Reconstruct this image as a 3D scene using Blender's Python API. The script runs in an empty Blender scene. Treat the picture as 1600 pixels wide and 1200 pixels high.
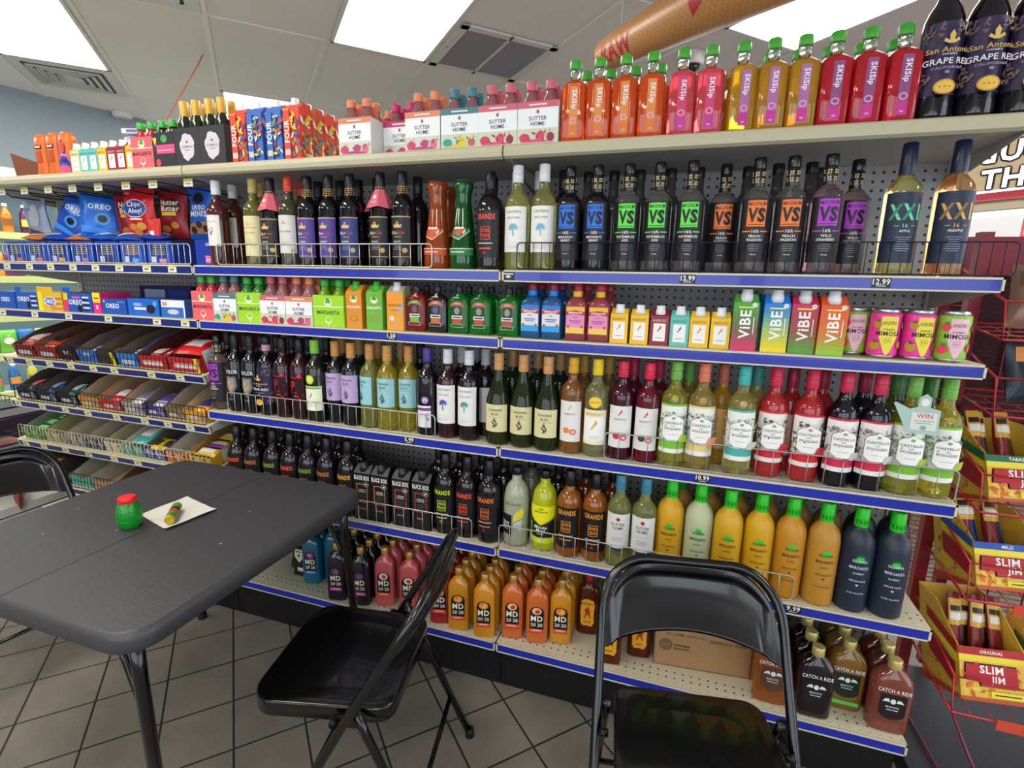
import bpy, bmesh, math, random
from mathutils import Vector, Matrix
random.seed(7)
SC = bpy.context.scene
COL = SC.collection
PI = math.pi

# ------------------------------------------------------------------ camera
CAM_POS = Vector((0.526, -2.173, 1.460))
YAW, PITCH, ROLL = -0.3164, 0.2016, 0.0211
def make_camera():
    F = Vector((math.sin(YAW)*math.cos(PITCH), math.cos(YAW)*math.cos(PITCH), -math.sin(PITCH)))
    R = Vector((math.cos(YAW), -math.sin(YAW), 0)); U = R.cross(F)
    c, s = math.cos(ROLL), math.sin(ROLL)
    R2, U2 = R*c + U*s, U*c - R*s
    cd = bpy.data.cameras.new('camera'); cd.sensor_width = 36; cd.lens = 18.01; cd.clip_start = 0.02
    o = bpy.data.objects.new('camera', cd); COL.objects.link(o)
    M = Matrix((R2, U2, -F)).transposed().to_4x4(); M.translation = CAM_POS
    o.matrix_world = M; SC.camera = o
make_camera()

# ------------------------------------------------------------------ light and exposure
SC.view_settings.view_transform = 'Standard'; SC.view_settings.look = 'None'
SC.view_settings.gamma = 1; SC.view_settings.use_curve_mapping = False
SC.view_settings.exposure = 0.64
w = bpy.data.worlds.new('daylight'); SC.world = w; w.use_nodes = True
bg = w.node_tree.nodes['Background']; bg.inputs[0].default_value = (0.80, 0.90, 1.0, 1); bg.inputs[1].default_value = 2.2
LAMP = 10.0          # emission of the ceiling troffers

# ------------------------------------------------------------------ materials
def lin(h):
    h = h.lstrip('#'); v = [int(h[i:i+2], 16)/255 for i in (0, 2, 4)]
    return tuple((c/12.92 if c <= .04045 else ((c+.055)/1.055)**2.4) for c in v) + (1,)
MC = {}
def mat(col, rough=.5, metal=0, trans=0, emit=0, coat=0, ior=1.45, alpha=1):
    key = (col, rough, metal, trans, emit, coat, ior, alpha)
    if key in MC: return MC[key]
    m = bpy.data.materials.new('m_'+col.strip('#')); m.use_nodes = True
    b = m.node_tree.nodes['Principled BSDF']
    b.inputs['Base Color'].default_value = lin(col); b.inputs['Roughness'].default_value = rough
    b.inputs['Metallic'].default_value = metal; b.inputs['IOR'].default_value = ior
    b.inputs['Transmission Weight'].default_value = trans; b.inputs['Coat Weight'].default_value = coat
    b.inputs['Alpha'].default_value = alpha
    if emit:
        b.inputs['Emission Color'].default_value = lin(col); b.inputs['Emission Strength'].default_value = emit
    MC[key] = m; return m
def nodes(m):
    nt = m.node_tree
    def N(t, **k):
        n = nt.nodes.new(t)
        for a, v in k.items(): setattr(n, a, v)
        return n
    return nt, N, nt.nodes['Principled BSDF']
def mth(nt, op, a, b=None, c=None):
    n = nt.nodes.new('ShaderNodeMath'); n.operation = op
    for i, v in enumerate((a, b, c)):
        if v is None: continue
        if isinstance(v, (int, float)): n.inputs[i].default_value = v
        else: nt.links.new(v, n.inputs[i])
    return n.outputs[0]
def mixc(nt, f, a, b):
    n = nt.nodes.new('ShaderNodeMix'); n.data_type = 'RGBA'
    for i, v in ((0, f), (6, a), (7, b)):
        if isinstance(v, (int, float)): n.inputs[i].default_value = v
        elif isinstance(v, tuple): n.inputs[i].default_value = v
        else: nt.links.new(v, n.inputs[i])
    return n.outputs[2]
GLASSY = {}
def glass(col, trans=.85, rough=.03): return mat(col, rough, 0, trans, 0, 0, 1.4)
def dark(col, rough=.06): return mat(col, rough, 0, 0, 0, .3)

# ------------------------------------------------------------------ objects
def link(o, parent=None):
    COL.objects.link(o)
    if parent: o.parent = parent
    return o
def empty(name, loc=(0, 0, 0), rz=0, rx=0):
    o = bpy.data.objects.new(name, None); link(o); o.location = loc; o.rotation_euler = (rx, 0, rz)
    o.empty_display_size = .05; return o
def tag(o, label, cat, group=None, kind=None):
    if label: o['label'] = label
    if cat: o['category'] = cat
    if group: o['group'] = group
    if kind: o['kind'] = kind
    return o
def struct(o): o['kind'] = 'structure'; return o
class MB:
    """collects shapes with materials and links them as one mesh"""
    def __init__(s): s.v = []; s.f = []; s.m = []; s.sm = []; s.mats = []
    def mi(s, m):
        if m not in s.mats: s.mats.append(m)
        return s.mats.index(m)
    def add(s, vs, fs, m, smooth=False, M=None):
        o = len(s.v); k = s.mi(m)
        s.v += [tuple(M @ Vector(p)) if M else tuple(p) for p in vs]
        s.f += [tuple(i+o for i in f) for f in fs]; s.m += [k]*len(fs); s.sm += [smooth]*len(fs); return s
    def box(s, x0, y0, z0, x1, y1, z1, m, M=None):
        vs = [(x, y, z) for x in (x0, x1) for y in (y0, y1) for z in (z0, z1)]
        return s.add(vs, [(0, 1, 3, 2), (4, 6, 7, 5), (0, 4, 5, 1), (2, 3, 7, 6), (0, 2, 6, 4), (1, 5, 7, 3)], m, False, M)
    def tube(s, pts, r, m, n=8, closed=False, M=None):
        pts = [Vector(p) for p in pts]; L = len(pts); vs = []; fs = []; up = None
        for i, p in enumerate(pts):
            a = pts[(i-1) % L] if (i or closed) else p; b = pts[(i+1) % L] if (i < L-1 or closed) else p
            t = (b-a).normalized()
            if up is None:
                up = Vector((0, 0, 1)) if abs(t.z) < .9 else Vector((1, 0, 0))
            up = (up - t*up.dot(t)).normalized(); sd = t.cross(up)
            for k in range(n):
                q = 2*PI*k/n; vs.append(p + (up*math.cos(q) + sd*math.sin(q))*r)
        for i in range(L if closed else L-1):
            j = (i+1) % L
            for k in range(n): fs.append((i*n+k, i*n+(k+1) % n, j*n+(k+1) % n, j*n+k))
        if not closed: fs += [tuple(range(n))[::-1], tuple((L-1)*n+k for k in range(n))]
        return s.add(vs, fs, m, True, M)
    def loft(s, prof, m, n=24, M=None, smooth=True, caps=True):
        """prof rows (z, rx, ry, e, [cx, cy]): superellipse rings"""
        vs = []; fs = []
        for row in prof:
            z, rx = row[0], row[1]; ry = row[2] if len(row) > 2 else rx; e = row[3] if len(row) > 3 else 2
            cx, cy = (row[4], row[5]) if len(row) > 5 else (0, 0)
            for k in range(n):
                q = 2*PI*(k+.5)/n; c, d = math.cos(q), math.sin(q)
                vs.append((cx+rx*math.copysign(abs(c)**(2/e), c), cy+ry*math.copysign(abs(d)**(2/e), d), z))
        L = len(prof)
        for i in range(L-1):
            for k in range(n): fs.append((i*n+k, i*n+(k+1) % n, (i+1)*n+(k+1) % n, (i+1)*n+k))
        s.add(vs, fs, m, smooth, M)
        if caps:
            o = len(s.v)-len(vs); s.f += [tuple(o+k for k in range(n))[::-1], tuple(o+(L-1)*n+k for k in range(n))]
            s.m += [s.mi(m)]*2; s.sm += [False]*2
        return s
    def build(s, name, parent=None, loc=None, bev=0):
        me = bpy.data.meshes.new(name); me.from_pydata(s.v, [], s.f)
        for m in s.mats: me.materials.append(m)
        me.polygons.foreach_set('material_index', s.m); me.polygons.foreach_set('use_smooth', s.sm)
        me.update(); o = bpy.data.objects.new(name, me); link(o, parent)
        if loc: o.location = loc
        if bev:
            b = o.modifiers.new('b', 'BEVEL'); b.width = bev; b.segments = 2; b.limit_method = 'ANGLE'
        return o
# ------------------------------------------------------------------ lettering and printed surfaces
TC = {}
def text_geo(s, bold):
    key = (s, bold)
    if key in TC: return TC[key]
    cu = bpy.data.curves.new('t', 'FONT'); cu.body = s; cu.size = 1; cu.align_x = 'CENTER'; cu.align_y = 'CENTER'
    cu.resolution_u = 2; cu.offset = (.05 if len(s) == 1 else .024) if bold else .012; cu.space_character = 1.1 if bold else 1.03
    o = bpy.data.objects.new('t', cu); COL.objects.link(o)
    me = bpy.data.meshes.new_from_object(o.evaluated_get(bpy.context.evaluated_depsgraph_get()))
    vs = [(v.co.x, v.co.y) for v in me.vertices]; fs = [tuple(p.vertices) for p in me.polygons]
    bpy.data.objects.remove(o); bpy.data.curves.remove(cu); bpy.data.meshes.remove(me)
    if vs:
        cx = (max(v[0] for v in vs)+min(v[0] for v in vs))/2; cy = (max(v[1] for v in vs)+min(v[1] for v in vs))/2
        wd = max(v[0] for v in vs)-min(v[0] for v in vs); ht = max(v[1] for v in vs)-min(v[1] for v in vs)
        vs = [(v[0]-cx, v[1]-cy) for v in vs]
    else: wd = ht = 1
    TC[key] = (vs, fs, wd, ht); return TC[key]
EPS = .00014
def decal(mb, els, fmap, grid=None, rough=.45, gz=None, k0=1):
    """els in flat coordinates: ('R',x0,z0,x1,z1,col) ('T',text,x,z,height,maxwidth,col,[rot]) ('E',x,z,rx,rz,col) ('P',pts,col)"""
    for k, e in enumerate(els):
        k += k0; t = e[0]
        if t == 'R': vs = [(e[1], e[2]), (e[3], e[2]), (e[3], e[4]), (e[1], e[4])]; fs = [(0, 1, 2, 3)]; col = e[5]
        elif t == 'E':
            n = 18; vs = [(e[1]+e[3]*math.cos(2*PI*i/n), e[2]+e[4]*math.sin(2*PI*i/n)) for i in range(n)]; fs = [tuple(range(n))]; col = e[5]
        elif t == 'P': vs = list(e[1]); fs = [tuple(range(len(vs)))]; col = e[2]
        else:
            tv, fs, wd, ht = text_geo(e[1], e[4] > .0135); sc = e[4]/ht; sx = min(sc, e[5]/wd) if e[5] else sc; col = e[6]
            rot = e[7] if len(e) > 7 else 0
            if rot: a = math.radians(rot); ca, sa = math.cos(a), math.sin(a)
            else: ca, sa = 1, 0
            vs = [(e[2]+x*sx*ca-y*sc*sa, e[3]+x*sx*sa+y*sc*ca) for x, y in tv]
        m = col if not isinstance(col, str) else mat(col, rough)
        if grid:
            bm = bmesh.new(); bv = [bm.verts.new((x, 0, z)) for x, z in vs]
            for f in fs:
                try: bm.faces.new([bv[i] for i in f])
                except ValueError: pass
            for ax, g in ((0, grid), (2, gz)):
                if not g: continue
                lo = min(v[0 if ax == 0 else 1] for v in vs); hi = max(v[0 if ax == 0 else 1] for v in vs)
                c = math.ceil(lo/g)*g
                while c < hi:
                    no = (1, 0, 0) if ax == 0 else (0, 0, 1); co = (c, 0, 0) if ax == 0 else (0, 0, c)
                    bmesh.ops.bisect_plane(bm, geom=bm.verts[:]+bm.edges[:]+bm.faces[:], plane_co=co, plane_no=no, dist=1e-6); c += g
            bm.verts.index_update()
            vs = [(v.co.x, v.co.z) for v in bm.verts]; fs = [tuple(v.index for v in f.verts) for f in bm.faces]; bm.free()
        mb.add([fmap(x, z, k*EPS) for x, z in vs], fs, m, bool(grid))
    return mb
def cyl(r, ph=0): return lambda x, z, k: ((r+k)*math.sin(x/r+ph), -(r+k)*math.cos(x/r+ph), z)
def taper(rf, ph=0): return lambda x, z, k: ((rf(z)+k)*math.sin(x/rf(z)+ph), -(rf(z)+k)*math.cos(x/rf(z)+ph), z)
def flat(y): return lambda x, z, k: (x, y-k, z)
def side(x0, sgn=-1): return lambda x, z, k: (x0+sgn*k, -sgn*x*-1 if False else (-x if sgn < 0 else x), z)
def topf(z0): return lambda x, z, k: (x, z, z0+k)
def curvy(wd, y0, bulge): return lambda x, z, k: (x, y0-k-bulge*max(0, 1-(2*x/wd)**2), z)

# ------------------------------------------------------------------ copies
PROTO = {}
def copy_tree(o, parent=None):
    c = o.copy(); COL.objects.link(c); c.parent = parent
    for ch in list(o.children): copy_tree(ch, c)
    return c
LAB = []
def place(key, maker, x, y, z, rz=0, rx=0, **kw):
    """first use keeps the thing itself, later uses copy it with its parts"""
    if key not in PROTO: o = maker(); PROTO[key] = o
    else: o = copy_tree(PROTO[key])
    o.location = (x, y, z); o.rotation_euler = (rx, 0, rz)
    return o
WORDS = ['', 'one', 'two', 'three', 'four', 'five', 'six', 'seven', 'eight', 'nine', 'ten', 'eleven', 'twelve', 'thirteen', 'fourteen']
ORD = ['', 'first', 'second', 'third', 'fourth', 'fifth', 'sixth', 'seventh', 'eighth', 'ninth', 'tenth', 'eleventh', 'twelfth', 'thirteenth', 'fourteenth', 'fifteenth', 'sixteenth', 'seventeenth', 'eighteenth', 'nineteenth', 'twentieth', 'twenty-first', 'twenty-second', 'twenty-third', 'twenty-fourth']
def note(o, desc, cat, where, group): LAB.append((o, desc, cat, where, group))
def flush_labels():
    """one label per thing: look, shelf, and place among its like counted from the left"""
    d = {}
    for t in LAB: d.setdefault((t[1], t[3]), []).append(t)
    for (desc, where), L in d.items():
        L.sort(key=lambda t: t[0].location.x); n = len(L)
        for i, t in enumerate(L):
            if n == 1: s = f'{desc} {where}'
            else:
                p = 'leftmost' if i == 0 else ('rightmost' if i == n-1 else ORD[i+1]+' from left')
                s = f'{desc} {where}, {p} of {WORDS[n]}' if n < len(WORDS) else f'{desc} {where}'
            tag(t[0], s, t[2], t[4])

# ================================================================== products
BLK = '#131318'
WINE = [(0, .030), (.003, .0355), (.01, .037), (.188, .037), (.201, .0352), (.211, .0305), (.220, .0232), (.228, .0175), (.237, .0148), (.29, .0138)]
BURG = [(0, .032), (.004, .039), (.012, .0405), (.13, .0405), (.15, .0385), (.175, .031), (.20, .0225), (.22, .0172), (.24, .0148), (.285, .0143)]
LIQ = [(0, .030), (.003, .0355), (.01, .037), (.175, .037), (.19, .0355), (.20, .031), (.208, .0235), (.216, .0165), (.225, .0145), (.285, .0135)]
FAT = [(0, .035), (.004, .0395), (.012, .041), (.17, .041), (.19, .0385), (.207, .032), (.217, .023), (.226, .0165), (.28, .0145)]
DOME = [(0, .034), (.005, .0405), (.015, .042), (.15, .043), (.175, .041), (.20, .036), (.217, .026), (.227, .017), (.26, .0145)]
CARAFE = [(0, .040), (.006, .0435), (.03, .044), (.06, .0405), (.10, .036), (.14, .0315), (.18, .026), (.21, .0235), (.228, .026), (.246, .031), (.262, .0325)]
GRAPE = [(0, .034), (.004, .0385), (.012, .0395), (.19, .0395), (.212, .0375), (.232, .031), (.249, .0215), (.262, .0172), (.28, .0162), (.345, .0158)]
def rr(w, d, h, sh, neck, e=4, zn=None):
    """flat flask: width, depth, body height, shoulder height, neck radius"""
    a, b = w/2, d/2; zn = zn or h+sh+.02
    return [(0, a*.92, b*.88, e), (.004, a*.985, b*.97, e), (.01, a, b, e), (h*.97, a, b, e), (h+sh*.3, a*.93, b*.93, e*.8), (h+sh*.62, a*.72, b*.75, e*.65),
            (h+sh*.86, a*.45, max(b*.55, neck), 2.3), (h+sh, neck*1.06, neck*1.06, 2), (zn, neck, neck, 2)]
def scale_prof(p, k): return [(q[0]*k,)+tuple(q[1:]) for q in p]
def sleeve(z0, z1, r, m, r1=None):
    r1 = r1 or r; return [(z0, r, r, 2), (z0+.001, r+.0004, r+.0004, 2), (z1-.002, r1+.0002, r1+.0002, 2), (z1, r1-.0015, r1-.0015, 2)]
def bottle(name, prof, body, parts=(), labels=(), n=24):
    root = empty(name)
    MB().loft(prof, body, n).build('bottle_body', root)
    for nm, pr, m in parts: MB().loft(pr, m, n).build(nm, root)
    for nm, els, fm, g in labels:
        decal(MB(), els, fm, g).build(nm, root)
    return root
def smalltext(cx, z, w, n, col, h=.0035, gap=.0052):
    """a few printed lines too fine to read, set as thin rules"""
    r = random.Random(int(z*1e4)+n); out = []
    for i in range(n):
        a = w*(.55+.45*r.random())/2; out.append(('R', cx-a, z-i*gap-h*.3, cx+a, z-i*gap, col))
    return out
def crown(cx, z, s, col):
    return [('P', [(cx-s, z), (cx+s, z), (cx+s*1.25, z+s*.9), (cx+s*.6, z+s*.55), (cx+s*.35, z+s*1.25), (cx, z+s*.7), (cx-s*.35, z+s*1.25), (cx-s*.6, z+s*.55), (cx-s*1.25, z+s*.9)], col),
            ('E', cx, z+s*1.35, s*.22, s*.22, col)]
def palm(cx, z, s, col):
    o = []
    for k in range(12):
        a = math.radians(-30+k*240/11); c, d = math.cos(a), math.sin(a)
        o.append(('P', [(cx-d*s*.07, z+c*s*.07), (cx+c*s*.5-d*s*.13, z+d*s*.5+c*s*.13), (cx+c*s, z+d*s*.85-.001), (cx+c*s*.5+d*s*.08, z+d*s*.5-c*s*.08)], col))
    o.append(('P', [(cx-s*.08, z), (cx+s*.08, z), (cx+s*.12, z-s*1.35), (cx-s*.06, z-s*1.35)], col))
    return o
def cluster(cx, z, s, col, n=14, seed=1):
    r = random.Random(seed); return [('E', cx+s*(r.random()-.5)*(1-abs(i/n-.3)), z+s*1.3*(.5-i/n), s*.14, s*.14, col) for i in range(n)]
def leaves(x0, z0, x1, z1, n, cols, s, seed=1):
    r = random.Random(seed); o = []
    for i in range(n):
        x, z, a, k = x0+(x1-x0)*r.random(), z0+(z1-z0)*r.random(), r.random()*6.28, s*(.6+.7*r.random()); c, d = math.cos(a), math.sin(a)
        o.append(('P', [(x-c*k, z-d*k), (x+d*k*.4, z-c*k*.4), (x+c*k, z+d*k), (x-d*k*.4, z+c*k*.4)], cols[i % len(cols)]))
    return o
def frame_(x0, z0, x1, z1, t, col): return [('R', x0, z0, x1, z0+t, col), ('R', x0, z1-t, x1, z1, col), ('R', x0, z0, x0+t, z1, col), ('R', x1-t, z0, x1, z1, col)]

def stella(lab, tagged=False, body=None, cap='#15151c', gold='#c9a35a'):
    hw = .044; els = [('R', -hw, .03, hw, .163, lab), ('R', -hw, .158, hw, .161, gold), ('R', -hw, .035, hw, .037, gold)]
    els += crown(0, .126, .0125, '#d8b36a')+[('T', 'STELLA', -.012, .110, .0085, .026, '#e9e2d0'), ('T', 'ROSA', .014, .110, .0085, .022, '#c2405f'), ('R', -.012, .097, .014, .099, gold),
        ('T', {'#1d1b20': 'BLACK'}.get(lab, 'BLUEBERRY'), 0, .083, .0055, .028, '#e9e2d0')]+smalltext(0, .07, .04, 3, '#b9b2c5')+[('E', .024, .056, .008, .008, gold)]
    neck = [('R', -.04, .233+i*.0065, .04, .2345+i*.0065, '#b98f4a') for i in range(4)]+[('R', x/1000, .232, x/1000+.0012, .256, '#b98f4a') for x in range(-35, 40, 8)]
    L = [('label', els, cyl(.0373), .011), ('neck_band', neck, taper(lambda z: .0182 if z < .237 else .0163), .008)]
    P = [('cap', sleeve(.248, .30, .0156, 0), mat(cap, .35))]
    root = bottle('wine_bottle', WINE, body or dark('#0c0c12'), P, L)
    if tagged:
        mb = MB(); t = []
        for k, (a, b) in enumerate(((.0185, .247), (.0475, .192))):
            for i in range(8): q = 2*PI*(i+.5)/8; t.append((a*math.cos(q), a*math.sin(q), b-(.006*(i % 2) if k else 0)))
        mb.add(t, [(i, (i+1) % 8, 8+(i+1) % 8, 8+i) for i in range(8)], mat('#cf5f72', .6))
        decal(mb, [('E', .0, .222, .006, .006, '#f0d2d0'), ('T', 'ROSE', .0, .206, .005, .03, '#f3e0e0')], lambda x, z, k: (x, -((.0185+(.247-z)*.527)*.924+.0008+k), z)); mb.build('neck_tag', root)
    return root
def vs(col, name, body):
    hw = .045; K = '#1b1a20'
    els = [('R', -hw, .03, hw, .188, K), ('R', -.023, .118, .023, .182, col), ('T', 'MAGNUM', 0, .1735, .0095, .042, K), ('T', 'V', -.0095, .146, .036, .024, K), ('T', 'S', .0115, .146, .036, .020, K), ('R', -.02, .122, .02, .1235, K),
           ('R', -.032, .1045, -.011, .1075, col), ('R', .011, .1045, .032, .1075, col), ('T', '16%', 0, .106, .008, .017, '#e6e2dc'), ('T', name[0], 0, .094, .0065, .05, '#eae6e0')]
    if len(name) > 1: els.append(('T', name[1], 0, .0845, .0065, .04, '#eae6e0'))
    els += smalltext(0, .074, .034, 4, '#8f8b92')+[('T', '750 ML', 0, .048, .0035, .02, '#cfcac6')]
    nk = []
    for i in range(7):
        for j in range(9):
            if (i*5+j*3+i*j) % 3: nk.append(('R', -.018+j*.0045, .222+i*.0055, -.0148+j*.0045, .2258+i*.0055, '#cdb37a'))
    return bottle('liqueur_bottle', LIQ, body, [('cap', sleeve(.262, .29, .0148, 0), dark('#101015', .3)), ('neck_sleeve', sleeve(.217, .263, .0158, 0, .0146), dark('#17171d', .3))],
                  [('label', els, cyl(.0373), .011), ('neck_band', nk, taper(lambda z: .0164-(z-.22)*.024), .008)])
def xxi(c1, c2, name, body):
    hw = .048; K = '#1c2540'; els = [('R', -hw, .03, hw, .192, K)]
    for c in (-.023, .004):
        els += [('P', [(c-.013, .166), (c-.006, .166), (c+.013, .129), (c+.006, .129)], c1), ('P', [(c-.013, .129), (c-.006, .129), (c+.013, .166), (c+.006, .166)], c2)]
    els += [('R', .023, .129, .029, .166, c1), ('P', [(.030, .129), (.036, .129), (.036, .166)], c2), ('T', '16', 0, .116, .0095, .015, c1), ('R', -.022, .115, -.012, .1163, c1), ('R', .012, .115, .022, .1163, c1), ('T', name, 0, .104, .0055, .028, '#dfe3ea')]
    els += smalltext(0, .09, .036, 7, '#9aa2b5')
    p = scale_prof(WINE, 1.015)
    return bottle('liqueur_bottle', [(z, r*1.04) for z, r in p], body, [('cap', sleeve(.232, .307, .0165, 0, .0155), mat('#161f3a', .3))], [('label', els, cyl(.0388), .011)])
def winelab(lab, els, body, foil, prof=WINE, hw=.042, z0=.05, z1=.178, top=.30, fz=.251, name='wine_bottle', r=.0373, fcol=.4, extra=()):
    E = [('R', -hw, z0, hw, z1, lab)] + els if lab else els
    fl = [('cap', sleeve(fz, top, .0158, 0), mat(foil, fcol))] if foil else []
    ring = ('cap_ring', sleeve(top-.026, top-.0245, .0164, 0), mat(foil, .6)) if foil else None
    return bottle(name, prof, body, fl+([ring] if ring else []), [('label', E, cyl(r), .011)]+list(extra))
def santerra(body, col): return winelab('#e6e4df', [('T', 'CANTERRA', 0, .167, .007, .05, '#7a7068'), ('T', 'BEACH WINE', 0, .150, .006, .04, '#7f8a95')]+palm(0, .122, .0175, col)+smalltext(0, .070, .04, 2, '#a9a6a0')+[('R', -.02, .0785, .02, .079, '#a9a6a0')], body, '#d9d9dd', z0=.052, z1=.182)
def bliss(body, lab, foil, prof, z0, z1, r): return winelab(lab, [('T', 'SUNSHINE', 0, z1-.018, .008, .046, '#4b4138'), ('T', 'BLISS', 0, z1-.031, .008, .03, '#4b4138'), ('R', -.025, z1-.041, .025, z1-.0403, '#6b6258')]+cluster(0, z0+.028, .018, '#4d463e', 16, 3)+[('R', -.001, z0+.04, .001, z0+.05, '#4d463e')], body, foil, prof, .043, z0, z1, .298, .243, r=r)
def foot(cx, z, s, col): return [('P', [(cx+s*.5, z+s), (cx+s*.75, z+s*.5), (cx+s*.1, z-s*.2), (cx-s*.5, z-s), (cx-s*.85, z-s*.8), (cx-s*.2, z+s*.1), (cx+s*.05, z+s*.8)], col)]+[('E', cx+s*(.25+.18*i), z+s*(1.25-.12*i), s*.11, s*.13, col) for i in range(3)]
def fruitfoot(body, foil, f1, f2, fc): return winelab('#e2e0dd', foot(0, .147, .008, fc)+[('T', 'BAREFOOT', 0, .128, .006, .036, '#8f8a88'), ('R', -.02, .116, .02, .1164, '#aaaaaa'), ('E', -.009, .076, .0105, .0095, f1), ('E', .012, .072, .010, .009, f2), ('E', .012, .072, .006, .005, '#f3c6c0')], body, foil, hw=.038, z0=.04, z1=.168)
def barefoot_yellow(): return winelab('#ece3c0', [('R', -.036, .052, .036, .125, '#efefe9'), ('T', 'BAREFOOT', 0, .135, .010, .056, '#c79a12')]+foot(0, .10, .013, '#d8a92c')+[('E', 0, .172, .020, .018, '#e2b51e'), ('E', 0, .172, .017, .015, '#f0c93a'), ('T', 'BAREFOOT', 0, .172, .005, .028, '#8a6510')]+smalltext(0, .066, .04, 2, '#a9a9a9'), glass('#d8d49a'), '#e9c51d', hw=.04, z0=.04, z1=.148)
def barefoot_green(): return winelab('#e5ecd0', [('R', -.04, .125, .04, .132, '#7fae2a')]+foot(0, .098, .010, '#9aa08a')+smalltext(0, .075, .04, 3, '#8aa860')+[('E', 0, .16, .016, .017, '#b7c63a'), ('E', 0, .16, .012, .013, '#d8dd6a')], dark('#15180f'), '#79b83a', z0=.045, z1=.135)
def taylor(): return winelab(None, [('T', 'TAYLOR', 0, .158, .015, .06, '#d8d8da'), ('P', [(-.022, .14), (.022, .14), (.026, .10), (0, .06), (-.026, .10)], '#5f6064'), ('P', [(-.016, .135), (.016, .135), (.018, .10), (0, .072), (-.018, .10)], '#8c8a86')]+cluster(0, .105, .026, '#c5a96c', 12, 4)+smalltext(0, .055, .03, 2, '#a9a9ad'), dark('#0b0d10'), '#17191d', z0=.05, z1=.14)
def grape(s=1.0, big=True):
    r = .0398 if big else .0373; hw = r*1.3; z0, z1 = (.05, .20) if big else (.045, .185); k = 1 if big else .78; G = '#c9a24c'; cz = lambda f: z0+(z1-z0)*f
    els = [('R', -hw, z0, hw, z1, '#2b1c44')]
    for sx in (-1, 1):
        els += leaves(sx*hw*.95, cz(.8), sx*hw*.2, cz(.97), 26, ['#8a6f4a', '#6d5560'], .005*k, 5+sx)+leaves(sx*hw*.95, cz(.08), sx*hw*.45, cz(.38), 26, ['#8a6f4a', '#6d5560'], .005*k, 9+sx)
    els += [('P', [(0, cz(.84)), (.004*k, cz(.78)), (.003*k, cz(.70)), (.009*k, cz(.74)), (.011*k, cz(.70)), (.003*k, cz(.66)), (-.003*k, cz(.66)), (-.011*k, cz(.70)), (-.009*k, cz(.74)), (-.003*k, cz(.70)), (-.004*k, cz(.78))], '#d9b45e'),
            ('T', 'San Antonio', 0, cz(.585), .011*k, .066*k, G), ('T', 'WINERY', 0, cz(.52), .004*k, .03, '#cfc6d4'), ('T', 'GRAPE RED', 0, cz(.43), .0125*k, .07*k, '#e3dde6'), ('T', 'CALIFORNIA', 0, cz(.34), .0055*k, .045*k, '#9a92a8'), ('R', -.003, cz(.26), .003, cz(.30), '#8c849a'),
            ('E', 0, cz(.08), .0155*k, .0155*k, '#c9982f'), ('E', 0, cz(.08), .0125*k, .0125*k, '#e2b84a'), ('R', -.008*k, cz(.08)-.001, .008*k, cz(.08)+.001, '#8a6414')]
    if big: return bottle('wine_bottle', GRAPE, dark('#0c0a14'), [('cap', sleeve(.262, .35, .0183, 0, .0172), mat('#1b1826', .35))], [('label', els, cyl(r), .012)])
    return bottle('wine_bottle', WINE, dark('#0c0a14'), [('cap', sleeve(.27, .30, .0158, 0), mat('#171528', .4)), ('neck_band', sleeve(.245, .27, .0158, 0), mat('#b88aa0', .4))], [('label', els, cyl(r), .011)])
def redlow(col): return winelab(None, [('T', 'LO', -.012, .135, .022, .028, col), ('R', -.03, .158, .03, .160, col)]+leaves(-.034, .06, .036, .12, 22, [col, '#5a1420'], .007, 8)+[('E', .02, .165, .007, .007, col)], dark('#2a0b12'), '#120c10', fz=.25)
def purplebar(): return winelab('#e3dfe4', [('R', -.026, .088, .026, .098, '#6b4a86'), ('P', [(.012, .05), (.02, .058), (.012, .07), (.018, .082), (.008, .078), (.006, .066), (.012, .058)], '#8f8896'), ('E', .006, .125, .013, .013, '#7c5da0'), ('E', .006, .125, .009, .009, '#c7b9d8')], dark('#100c18'), '#4a3a86', hw=.026, z0=.03, z1=.105)
def castello(body, foil, band, fruit, seed=1, outline='#8aa5a0'):
    C = '#eceae4'; els = [('R', -.046, .045, .046, .19, band if body[0] == 1 else band), ('R', -.046, .062, .046, .184, C), ('R', -.046, .045, .046, .058, C), ('R', -.046, .058, .046, .080, band)]
    els += leaves(-.042, .084, .042, .168, 80, fruit[1], .0058, seed)
    els += [('P', [(-.023, .098), (-.0225, .148), (-.015, .156), (-.007, .158), (0, .166), (.007, .158), (.015, .156), (.0225, .148), (.023, .098), (.012, .086), (-.012, .086)], outline), ('P', [(-.022, .099), (-.0215, .147), (-.0145, .155), (-.0068, .157), (0, .1645), (.0068, .157), (.0145, .155), (.0215, .147), (.022, .099), (.0115, .0872), (-.0115, .0872)], '#f0efea'),
            ('E', 0, .152, .004, .004, '#9a9a94'), ('T', 'CASTELLO', 0, .138, .0068, .038, '#4c4a48'), ('T', 'DEL', 0, .1295, .0035, .012, '#6c6a68'), ('T', 'POGGIO', 0, .121, .0068, .034, '#4c4a48'), ('R', -.01, .1035, .01, .1045, '#8c8a88')]
    els += [('E', .017+.0065*(i % 3)+.002*(i//3), .087+.0065*(i//3), .0047, .0047, fruit[0]) for i in range(9)]
    return winelab(None, els, body[1], foil, scale_prof(WINE, 1.03), r=.0373+.0003, top=.309, fz=.256, extra=[('embossed_crest', [('E', 0, .207, .010, .008, body[2])], taper(lambda z: .0365-(max(0, z-.195))*.42+.0004), .006)])
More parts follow.
